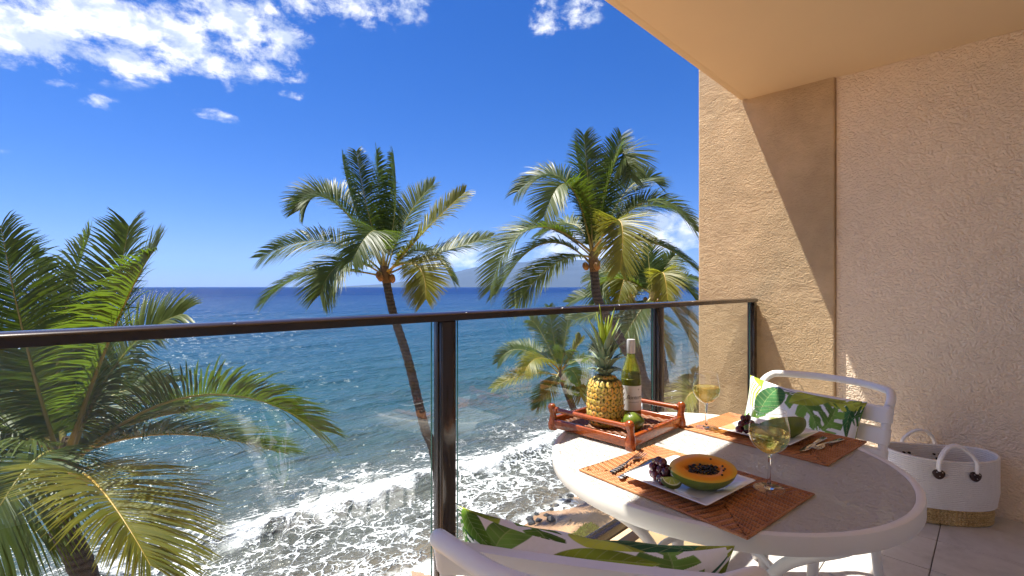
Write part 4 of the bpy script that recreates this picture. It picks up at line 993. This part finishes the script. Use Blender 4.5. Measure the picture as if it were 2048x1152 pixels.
# ------------------------------------------------------------------ limes
def lime_mesh():
    bm = bmesh.new(); bmesh.ops.create_uvsphere(bm, u_segments=28, v_segments=20, radius=1)
    for v in bm.verts:
        z = v.co.z; k = 0.0325; v.co = Vector((v.co.x * k, v.co.y * k, z * 0.036 + (0.004 * max(0, (abs(z) - 0.9) / 0.1) * (1 if z > 0 else -1))))
    bm.verts.index_update(); mb = MB().add([v.co for v in bm.verts], [[v.index for v in f.verts] for f in bm.faces]); bm.free(); return mb.mesh('lime', M['limeskin'], angle=180)
ZTRAY = ZT + 0.030
tag(link('lime', lime_mesh(), None, (1.452, 0.872, ZTRAY + 0.0345), (math.radians(80), 0, math.radians(35))), 'whole green lime in the wooden tray in front of the bottle', 'lime')
def lime_wedge(label, loc, rot):
    t = thing('lime_wedge', label, 'lime', loc, 0, 'lime pieces on the plates'); yv = Vector(rot).normalized(); zv = Vector((-0.72, -0.69, -0.2)); zv = (zv - yv * zv.dot(yv)).normalized(); t.rotation_euler = Matrix((yv.cross(zv), yv, zv)).transposed().to_euler(); R = 0.0245; n = 16; mb = MB()
    a = [PI * k / n for k in range(n + 1)]
    front = [(0, 0.006, 0)] + [(R * math.cos(x), 0.006, R * math.sin(x)) for x in a]; back = [(0, -0.006, 0)] + [(R * math.cos(x), -0.006, R * math.sin(x)) for x in a]
    V = front + back; m_ = n + 2; Fc = [(0, i, i + 1) for i in range(1, n + 1)] + [(m_, m_ + i + 1, m_ + i) for i in range(1, n + 1)] + [(0, m_, m_ + 1, 1), (0, n + 1, m_ + n + 1, m_)]
    mb.add(V, Fc).build('flesh', M['limecut'], t, smooth=False)
    rd = MB(); rd.loft([[(rr__ * math.cos(x), y, rr__ * math.sin(x)) for rr__, y in ((R + 0.0003, -0.0065), (R + 0.0022, -0.0065), (R + 0.0022, 0.0065), (R + 0.0003, 0.0065))] for x in a]).build('rind', M['limeskin'], t, angle=30)
lime_wedge('half round lime slice at the front corner of the near plate', (1.150, 0.580, ZP + 0.024), (-0.42, -0.36, 0.80))
lime_wedge('small lime wedge beside the grapes on the far plate', (1.752, 0.590, ZP + 0.026), (0.35, 0.42, 0.82))

# ------------------------------------------------------------------ cutlery
def loft_bar(mb, st):                                         # stations: x, halfwidth, z, halfthick, y
    rings = []
    for (x, hw, z, ht, y) in st:
        rings.append([(x, y + hw * c, z + ht * s) for c, s in ((1, 0), (0.75, 0.85), (0, 1), (-0.75, 0.85), (-1, 0), (-0.75, -0.85), (0, -1), (0.75, -0.85))])
    return mb.loft(rings)
def fork(label, x, y, rz, band):
    t = thing('fork', label, 'fork', (x, y, ZM), rz, 'forks'); hm = M['handle'] if band else M['steel']
    loft_bar(MB(), [(-0.098, 0.004, 0.0025, 0.001, 0), (-0.095, 0.0085, 0.0028, 0.0018, 0), (-0.05, 0.0075, 0.0032, 0.0022, 0), (-0.015, 0.0052, 0.005, 0.0022, 0)]).build('handle', hm, t)
    h = loft_bar(MB(), [(-0.015, 0.0045, 0.005, 0.0019, 0), (0.012, 0.0032, 0.0085, 0.0016, 0), (0.030, 0.004, 0.0085, 0.0014, 0), (0.042, 0.0105, 0.006, 0.0011, 0), (0.056, 0.0125, 0.0040, 0.0010, 0)]).build('head', M['steel'], t)
    for k in range(4):
        yk = -0.0105 + 0.007 * k
        loft_bar(MB(), [(0.0555, 0.0022, 0.0040, 0.0010, yk), (0.075, 0.0018, 0.0038, 0.0009, yk), (0.094, 0.0015, 0.0058, 0.0008, yk * 1.04), (0.101, 0.0005, 0.0072, 0.0004, yk * 1.05)]).build('tine', M['steel'], h)
def knife(label, x, y, rz, band):
    t = thing('table_knife', label, 'knife', (x, y, ZM), rz, 'knives'); hm = M['handle'] if band else M['steel']
    loft_bar(MB(), [(-0.108, 0.004, 0.003, 0.001, 0), (-0.105, 0.0085, 0.0035, 0.0022, 0), (-0.06, 0.0082, 0.004, 0.0028, 0), (-0.008, 0.006, 0.004, 0.0025, 0)]).build('handle', hm, t)
    loft_bar(MB(), [(-0.008, 0.005, 0.004, 0.0016, 0), (0.0, 0.0065, 0.004, 0.0011, 0), (0.03, 0.0095, 0.004, 0.0009, -0.001), (0.075, 0.0098, 0.004, 0.0008, -0.001), (0.098, 0.006, 0.004, 0.0006, -0.003), (0.108, 0.001, 0.004, 0.0004, -0.006)]).build('blade', M['steel'], t)
fork('fork lying left of the front plate', 1.236, 0.757, math.radians(4), True)
knife('knife lying between the fork and the front plate', 1.226, 0.715, math.radians(2), True)
knife('knife lying right of the far plate', 1.806, 0.418, math.radians(180 - 4), False)
fork('fork lying by the knife at the right edge of the far placemat', 1.842, 0.386, math.radians(180 - 12), False)

# ------------------------------------------------------------------ wine glasses
def wine_glass(label, x, y, z, level):
    t = thing('wine_glass', label, 'wine glass', (x, y, z), 0, 'glasses of white wine')
    H = 0.200
    bp = [(0.006, 0.090), (0.014, 0.0925), (0.026, 0.100), (0.0375, 0.1115), (0.0445, 0.125), (0.0468, 0.140), (0.0462, 0.156), (0.0438, 0.172), (0.0410, 0.186), (0.0388, H)]
    fine = spline([(r, 0, zz) for r, zz in bp], 5); bw = MB().lathe([(p.x, p.z) for p in fine], 48).build('bowl', M['bowl'], t, angle=180)
    MB().tube([(0.0388 * math.cos(a), 0.0388 * math.sin(a), H) for a in np.linspace(0, 2 * PI, 49)], 0.0006, 5, False).build('lip', M['stem'], bw, angle=180)
    MB().lathe([(0.0, 0.0885), (0.009, 0.0915), (0.0062, 0.087), (0.0042, 0.078), (0.0036, 0.055), (0.0038, 0.025), (0.0055, 0.010), (0.0125, 0.0044), (0.0105, 0.0012), (0.0001, 0.0011)], 24).build('stem', M['stem'], t, angle=180)
    MB().lathe([(0.0125, 0.0046), (0.020, 0.0032), (0.0355, 0.0014)], 40).build('foot', M['bowl'], t, angle=60)
    MB().tube([(0.0358 * math.cos(a), 0.0358 * math.sin(a), 0.0012) for a in np.linspace(0, 2 * PI, 49)], 0.0008, 5, False).build('foot_edge', M['stem'], t, angle=180)
    wp = [(0.0001, 0.0938)] + [(p.x - 0.0012, p.z + 0.0006) for p in fine if p.x > 0.010 and p.z < level]
    rl_ = np.interp(level, [p.z for p in fine], [p.x for p in fine]) - 0.0012
    wp += [(rl_, level), (rl_ - 0.001, level - 0.0005), (0.0001, level - 0.0006)]
    MB().lathe(wp, 48).build('wine', M['wine'], t, angle=50)
wine_glass('glass of white wine at the right end of the front placemat', 1.335, 0.408, ZM, 0.148)
wine_glass('glass of white wine standing beside the wooden tray', 1.752, 0.748, ZM, 0.150)

# ------------------------------------------------------------------ tray
tx0, tx1, ty0, ty1 = 1.362, 1.712, 0.826, 1.150
TO = Vector(((tx0 + tx1) / 2, (ty0 + ty1) / 2, ZT)); tr = thing('serving_tray', 'red brown lacquered wooden tray with rod handles holding the pineapple', 'tray', TO)
MB_ = lambda: LB(TO)
MB_().rbox(tx0 + 0.005, tx1 - 0.005, ty0 + 0.005, ty1 - 0.005, ZT + 0.010, ZT + 0.024, 0.002).build('board', M['wood'], tr)
mat_t = MB_()
nx_ = 26
for i in range(nx_):
    x = tx0 + 0.03 + (tx1 - tx0 - 0.06) * i / (nx_ - 1)
    mat_t.tube([(x, y, ZT + 0.0245 + 0.0016 * math.sin((y * 180) + i * PI)) for y in np.linspace(ty0 + 0.02, ty1 - 0.02, 60)], 0.0052, 5, False)
tag(mat_t.build('woven_base', M['trayweave'], tr, angle=180), kind='stuff')
for y in (ty0, ty1): MB_().rbox(tx0 + 0.006, tx1 - 0.006, y - 0.009, y + 0.009, ZT + 0.008, ZT + 0.046, 0.005, 3).build('side_rail', M['wood'], tr)
for x in (tx0, tx1): MB_().rbox(x - 0.009, x + 0.009, ty0 + 0.01, ty1 - 0.01, ZT + 0.008, ZT + 0.040, 0.005, 3).build('end_rail', M['wood'], tr)
def tray_post(x, y, sy, sx):
    ring = []
    prof_ = [(0.000, 0.016, 0.0), (0.006, 0.0185, 0.0), (0.022, 0.0185, 0.0), (0.040, 0.0150, -0.002), (0.056, 0.0125, -0.001), (0.072, 0.0150, 0.004), (0.084, 0.0160, 0.005), (0.092, 0.0125, 0.004), (0.0955, 0.006, 0.003)]
    for (z, r_, off) in prof_:
        ring.append([(x + sx * off + r_ * 0.80 * math.cos(a), y + r_ * math.sin(a), ZT + 0.0005 + z) for a in np.linspace(0, 2 * PI, 15)[:-1]])
    return MB_().loft(ring).build('corner_post', M['wood'], tr, angle=60)
for x, sx in ((tx0, -1), (tx1, 1)):
    for y, sy in ((ty0, -1), (ty1, 1)): tray_post(x, y, sy, sx)
    MB_().tube([(x, y, ZT + 0.074) for y in np.linspace(ty0 + 0.004, ty1 - 0.004, 8)], 0.0088, 14).build('handle_rod', M['wood'], tr)
    for y in (ty0 + 0.018, ty1 - 0.018): MB_().tube([(x, y - 0.006, ZT + 0.074), (x, y + 0.006, ZT + 0.074)], 0.0118, 14).build('collar', M['wood'], tr)

# ------------------------------------------------------------------ pineapple
PO = Vector((1.462, 0.990, ZTRAY)); pn = thing('pineapple', 'whole ripe pineapple with a tall green crown standing in the tray', 'pineapple', PO)
PH = 0.178
def prad(z):
    u = min(max(z / PH, 0), 1); return 0.066 * (0.62 + 0.38 * min(1, (u / 0.22)) ** 0.6 if u < 0.22 else (1.0 - 0.06 * ((u - 0.22) / 0.5) if u < 0.72 else (0.94 * math.sqrt(max(0.0, 1 - ((u - 0.72) / 0.30) ** 2)))))
MB().lathe([(0.0001, 0.0)] + [(prad(z) - 0.004, z) for z in np.linspace(0.001, PH, 26)] + [(0.0001, PH)], 36).build('body', M['pinebody'], pn, angle=180)
em = MB(); ring = []; 
for (r_, z) in ((1.0, -0.0015), (0.95, 0.0008), (0.62, 0.0024), (0.18, 0.0022)):
    ring.append([(0.0138 * r_ * math.cos(math.radians(60 * k + 30)) , 0.0150 * r_ * math.sin(math.radians(60 * k + 30)), z) for k in range(6)])
em.loft(ring); eme = em.mesh('eye', [M['eye']], angle=50)
bmm = MB().add([(-0.003, -0.002, 0.0035), (0.003, -0.002, 0.0035), (0.0, 0.0015, 0.0062), (0.0, 0.009, 0.0068), (0.0, 0.0005, 0.003)], [(0, 2, 3), (2, 1, 3), (0, 4, 1), (0, 1, 2), (0, 3, 4), (4, 3, 1)]).mesh('eye_spine', M['bract'], False)
rows = 9
pr = random.Random(3)
for j in range(rows):
    z = 0.008 + (PH - 0.014) * j / (rows - 1); r_ = prad(z); n = max(6, int(round(2 * PI * r_ / 0.0228)))
    sl = (prad(z + 0.003) - prad(z - 0.003)) / 0.006
    for i in range(n):
        a = 2 * PI * (i + 0.5 * (j % 2)) / n; nrm = Vector((math.cos(a), math.sin(a), -max(-2.5, min(1.5, sl)))).normalized()
        xax = Vector((-math.sin(a), math.cos(a), 0)); yax = nrm.cross(xax)
        mw = Matrix((xax, yax, nrm)).transposed().to_4x4(); mw.translation = Vector((math.cos(a) * (r_ - 0.002), math.sin(a) * (r_ - 0.002), z))
        e_ = link('eye', eme, pn); e_.matrix_local = mw @ Matrix.Rotation(pr.uniform(-0.2, 0.2), 4, 'Z') @ Matrix.Diagonal((0.98 * pr.uniform(0.92, 1.08), 0.98 * (0.75 + 0.25 / math.sqrt(1 + sl * sl)), pr.uniform(0.9, 1.4), 1)); link('spine', bmm, e_)
def pine_leaf(L, w0, bend, mt):
    st = []
    for k in range(9):
        u = k / 8; a = bend * u ** 1.6; st.append((u, a))
    x = z = 0.0; pts = []
    for k in range(9):
        u, a = st[k]; pts.append((x, z, a)); x += math.sin(a) * L / 8; z += math.cos(a) * L / 8
    rings = []
    for k, (px_, pz_, a) in enumerate(pts):
        u = k / 8; wd = w0 * (1.0 - u) ** 0.75 * (0.9 + 0.4 * math.sin(PI * min(1, u * 1.3))) + 0.0003; nx2, nz2 = math.cos(a), -math.sin(a); th = 0.0011 * (1 - 0.7 * u); cup = wd * 0.45
        rings.append([(px_ + nx2 * (-cup), -wd, pz_ + nz2 * (-cup)), (px_ + nx2 * (-cup * .3), -wd * .5, pz_ + nz2 * (-cup * .3)), (px_ + nx2 * th, 0, pz_ + nz2 * th), (px_ + nx2 * (-cup * .3), wd * .5, pz_ + nz2 * (-cup * .3)), (px_ + nx2 * (-cup), wd, pz_ + nz2 * (-cup)),
                      (px_ - nx2 * th * 1.5, 0, pz_ - nz2 * th * 1.5)])
    return MB().loft(rings).mesh('leaf', mt, angle=180)
LV = [(pine_leaf(0.062, 0.0095, 1.75, M['crown']), 18, PH + 0.004, 0.016, 0.75), (pine_leaf(0.088, 0.0115, 1.35, M['crown']), 16, PH + 0.020, 0.015, 0.50), (pine_leaf(0.112, 0.0125, 0.85, M['crown']), 13, PH + 0.036, 0.013, 0.40),
      (pine_leaf(0.150, 0.0130, 0.45, M['crown']), 10, PH + 0.048, 0.011, 0.34), (pine_leaf(0.170, 0.0125, 0.30, M['crown_top']), 8, PH + 0.055, 0.008, 0.24), (pine_leaf(0.185, 0.0120, 0.14, M['crown_top']), 5, PH + 0.056, 0.005, 0.12)]
k = 0
for me_, n, z, rr2, tl in LV:
    for i in range(n):
        a = k * 2.39996; k += 1; s = pr.uniform(0.82, 1.1)
        o = link('leaf', me_, pn, (math.cos(a) * rr2, math.sin(a) * rr2, z + pr.uniform(-0.004, 0.004)), None, (s, s, s)); o.rotation_euler = Matrix.Rotation(a, 4, 'Z').to_euler()
        o.matrix_local = Matrix.Translation(o.location) @ Matrix.Rotation(a + pr.uniform(-.15, .15), 4, 'Z') @ Matrix.Rotation(tl + pr.uniform(-.08, .08), 4, 'Y') @ Matrix.Diagonal((s, s, s, 1))
MB().lathe([(0.016, PH - 0.01), (0.017, PH + 0.02), (0.012, PH + 0.07), (0.003, PH + 0.10)], 14).build('crown_core', M['crown'], pn, angle=180)

# ------------------------------------------------------------------ wine bottle
BO = Vector((1.590, 0.962, ZTRAY)); bo = thing('wine_bottle', 'green white wine bottle with a white label standing behind the lime', 'wine bottle', BO)
bpf = [(0.0001, 0.006), (0.020, 0.004), (0.032, 0.0005), (0.0365, 0.003), (0.0372, 0.008), (0.0372, 0.140), (0.0368, 0.155), (0.0340, 0.178), (0.0275, 0.202), (0.0205, 0.222), (0.0160, 0.238), (0.0147, 0.252), (0.0145, 0.296), (0.0001, 0.296)]
MB().lathe([(p.x, p.z) for p in spline([(r_, 0, z) for r_, z in bpf[4:13]], 4)], 48).build('shoulder_glass', M['bottle'], bo, angle=180)
MB().lathe(bpf[:5], 48).build('base_glass', M['bottle'], bo, angle=60)
MB().lathe([(0.0001, 0.006), (0.0335, 0.007), (0.0335, 0.14), (0.0330, 0.160), (0.0310, 0.172), (0.0001, 0.172)], 40).build('wine', M['bottle_wine'], bo, angle=40)
MB().lathe([(0.0149, 0.246), (0.0152, 0.2465), (0.0154, 0.292), (0.0150, 0.2975), (0.0001, 0.298)], 32).build('capsule', M['cap'], bo, angle=40)
AC = math.atan2(-BO.y, -BO.x)                                # towards the viewer
def arc(r_, a0, a1, z0, z1, n=30):
    V = []; 
    for k in range(n + 1):
        a = a0 + (a1 - a0) * k / n; V += [(r_ * math.cos(a), r_ * math.sin(a), z0), (r_ * math.cos(a), r_ * math.sin(a), z1)]
    return V, [(2 * k, 2 * k + 2, 2 * k + 3, 2 * k + 1) for k in range(n)]
lb = MB().add(*arc(0.03745, AC - 1.25, AC + 1.9, 0.040, 0.130, 40)).build('label', M['paper'], bo, angle=180); lb['label'] = 'white paper label with handwritten style black lettering'
def wrap_text(s_, size, a0, z0, shear, name, parent, r_=0.0376, sp=1.0):
    cu = bpy.data.curves.new(name, 'FONT'); cu.body = s_; cu.size = size; cu.shear = shear; cu.resolution_u = 2; cu.space_character = sp
    ob = bpy.data.objects.new(name, cu); COL.objects.link(ob); bpy.context.view_layer.update()
    me = bpy.data.meshes.new_from_object(ob.evaluated_get(bpy.context.evaluated_depsgraph_get())); bpy.data.objects.remove(ob)
    for v in me.vertices:
        a = a0 + v.co.x / r_; v.co = Vector((r_ * math.cos(a), r_ * math.sin(a), z0 + v.co.y))
    me.materials.clear(); me.materials.append(M['ink']); return link(name, me, parent)
wrap_text('Bonterra', 0.021, AC - 0.50, 0.082, 0.42, 'lettering', lb, sp=0.86)
wrap_text('CHARDONNAY', 0.0052, AC - 0.30, 0.069, 0.0, 'lettering', lb, sp=1.35)
MB().add([(0.0376 * math.cos(AC + 0.80 + 0.05 * c), 0.0376 * math.sin(AC + 0.80 + 0.05 * c), 0.117 + 0.003 * s) for c, s in ((-1, 0.2), (0, -1), (1, -0.1), (0.4, 1))], [(0, 1, 2, 3)]).build('emblem', M['ink'], lb, smooth=False)

# ------------------------------------------------------------------ rope basket
KO = Vector((3.462, 0.222, 0)); kb = thing('rope_basket', 'white cotton rope basket with seagrass bottom on the floor by the wall', 'basket', KO, math.radians(33))
A_, B_ = 0.258, 0.150                                        # half length along Y, half width along X
def oval(a, kx=1.0):
    c, s = math.cos(a), math.sin(a); e = 2 / 2.4
    return (B_ * kx * math.copysign(abs(c) ** e, c), A_ * kx * math.copysign(abs(s) ** e, s))
def shape(z): return 0.90 + 0.10 * min(1, z / 0.16)
def dipz(a): return 0.018 * math.sin(a) ** 2 + 0.0           # the rim rises a little at the ends
rows = 25; V = []; n = 110; zr = []
z0, z1 = 0.085, 0.335
for k in range(rows):
    for q, bulge in ((0.02, -0.0085), (0.25, 0.0004), (0.5, 0.0016), (0.75, 0.0004)): zr.append((z0 + (z1 - z0) * (k + q) / rows, bulge))
outer = []; inner = []
for z, bl in zr:
    outer.append([(oval(a, shape(z))[0] * (1 + bl / B_), oval(a, shape(z))[1] * (1 + bl / A_), z + dipz(a) * (z / z1)) for a in np.linspace(0, 2 * PI, n + 1)[:-1]])
    inner.append([(oval(a, shape(z) * 0.955)[0] * (1 - bl / B_), oval(a, shape(z) * 0.955)[1] * (1 - bl / A_), z + dipz(a) * (z / z1)) for a in np.linspace(0, 2 * PI, n + 1)[:-1]])
top_r = [[(oval(a, shape(z1) * 0.98)[0], oval(a, shape(z1) * 0.98)[1], z1 + 0.003 + dipz(a)) for a in np.linspace(0, 2 * PI, n + 1)[:-1]]]
MB().loft(outer + top_r + inner[::-1], cap=False).build('rope_body', M['rope'], kb, angle=180)
MB().loft([[(oval(a, 0.86)[0], oval(a, 0.86)[1], 0.09) for a in np.linspace(0, 2 * PI, 49)[:-1]], [(oval(a, 0.02)[0], oval(a, 0.02)[1], 0.088) for a in np.linspace(0, 2 * PI, 49)[:-1]]], cap=False).build('inner_floor', M['rope'], kb)
sg = MB()
MB().loft([[(oval(a, 0.86)[0], oval(a, 0.86)[1], z) for a in np.linspace(0, 2 * PI, 73)[:-1]] for z in (0.0015, 0.092)]).build('seagrass_core', M['seagrass'], kb)
br = random.Random(12)
for k in range(8):
    zc = 0.007 + k * 0.0115
    for i in range(104):
        a = 2 * PI * (i + br.uniform(-.2, .2)) / 104; tl = 1 if k % 2 else -1; kk = (0.885 + 0.015 * math.sin(PI * zc / 0.09)) + br.uniform(-.004, .006)
        p0 = Vector((*oval(a, kk), zc)); p1 = Vector((*oval(a + 0.012, kk), zc)); tg = (p1 - p0).normalized(); nr = Vector((tg.y, -tg.x, 0))
        dr_ = (tg * 0.80 + UP * 0.62 * tl).normalized(); lenh = br.uniform(0.011, 0.015); sd = dr_.cross(nr); hw_ = br.uniform(0.0042, 0.0056)
        a_, b_ = p0 - dr_ * lenh, p0 + dr_ * lenh
        pts_ = [a_, p0 - sd * hw_, p0 + nr * 0.0065, p0 + sd * hw_, b_, p0 - nr * 0.004]
        if min(q.z for q in pts_) < 0.001:
            dzz = 0.001 - min(q.z for q in pts_); pts_ = [q + UP * dzz for q in pts_]
        sg.add(pts_, [(0, 2, 1), (0, 3, 2), (4, 1, 2), (4, 2, 3), (0, 1, 5), (0, 5, 3), (4, 5, 1), (4, 3, 5)])
tag(sg.build('seagrass_braid', M['seagrass'], kb, angle=180), kind='stuff')
def handle(side):
    h = None
    za = 0.292
    pa, pb = (math.radians(180 - 14), math.radians(180 + 14)) if side < 0 else (math.radians(-14), math.radians(14))
    P0 = Vector((*oval(pa, 1.03), za)); P1 = Vector((*oval(pb, 1.03), za)); mdp = (P0 + P1) / 2
    out = Vector((side, 0, 0))
    pts_ = [P0, P0 + UP * 0.05 + out * 0.008, P0.lerp(P1, 0.13) + UP * 0.090, P0.lerp(P1, 0.32) + UP * 0.118 - out * 0.01, P0.lerp(P1, 0.5) + UP * 0.125 - out * 0.014, P0.lerp(P1, 0.68) + UP * 0.117 - out * 0.01, P0.lerp(P1, 0.87) + UP * 0.088, P1 + UP * 0.05 + out * 0.008, P1]
    pth = spline(pts_, 5)
    h = MB().tube(pth, 0.0075, 8).tube([p + Vector((side * 0.011, 0, -0.004)) for p in pth], 0.0075, 8).build('handle', M['rope'], kb, angle=180)
    for ang in (pa, pb):
        V = []; Fc = []
        t0 = Vector((*oval(ang, 1.0), 0)); t1 = Vector((*oval(ang + 0.02, 1.0), 0)); tg = (t1 - t0).normalized(); nr = Vector((tg.y, -tg.x, 0))
        if nr.dot(t0) < 0: nr = -nr
        rings = []
        for kk, off in ((1.0, 0.004), (1.0, 0.012), (0.85, 0.015), (0.3, 0.018)):
            rg = []
            for q in np.linspace(0, 2 * PI, 21)[:-1]:
                cx_, cz_ = math.cos(q), math.sin(q); wv_ = 0.026 * (1.0 + 0.12 * cz_); rg.append(t0 + tg * (cx_ * wv_ * kk) + UP * (0.272 + cz_ * 0.028 * kk * (0.75 if cz_ > 0 else 1.0)) + nr * off)
            rings.append(rg)
        pt = MB().loft(rings).build('leather_patch', M['leather'], h, angle=50)
        for (dx_, dz_) in ((-0.012, 0.010), (0.012, 0.010), (0.0, -0.010)):
            c = t0 + tg * dx_ + UP * (0.272 + dz_); MB().tube([c + nr * 0.016, c + nr * 0.0205], 0.0022, 6).build('rivet', M['screw'], h)
        for (dx_, dz_) in ((-0.014, 0.012), (0.014, 0.012), (0.0, -0.012)):
            c = t0 * 0.955 + tg * dx_ + UP * (0.272 + dz_); MB().tube([c - nr * 0.010, c + nr * 0.002], 0.0062, 8).build('inner_rivet', M['leather'], h)
handle(-1); handle(1)

# ------------------------------------------------------------------ haze
def make_haze():
    m = bpy.data.materials.new('haze_air'); m.use_nodes = True; t = NT(m.node_tree); t.N.remove(t.N['Principled BSDF'])
    v = t.node('ShaderNodeVolumePrincipled', Density=0.000014, Anisotropy=0.2); v.inputs['Color'].default_value = (0.24, 0.52, 1.0, 1)
    t.L.new(v.outputs[0], t.N['Material Output'].inputs['Volume'])
    o = MB().box(-62000, 62000, -900, 62000, ZS - 6, 2400).build('haze', m, smooth=False); tag(o, kind='stuff')
make_haze()
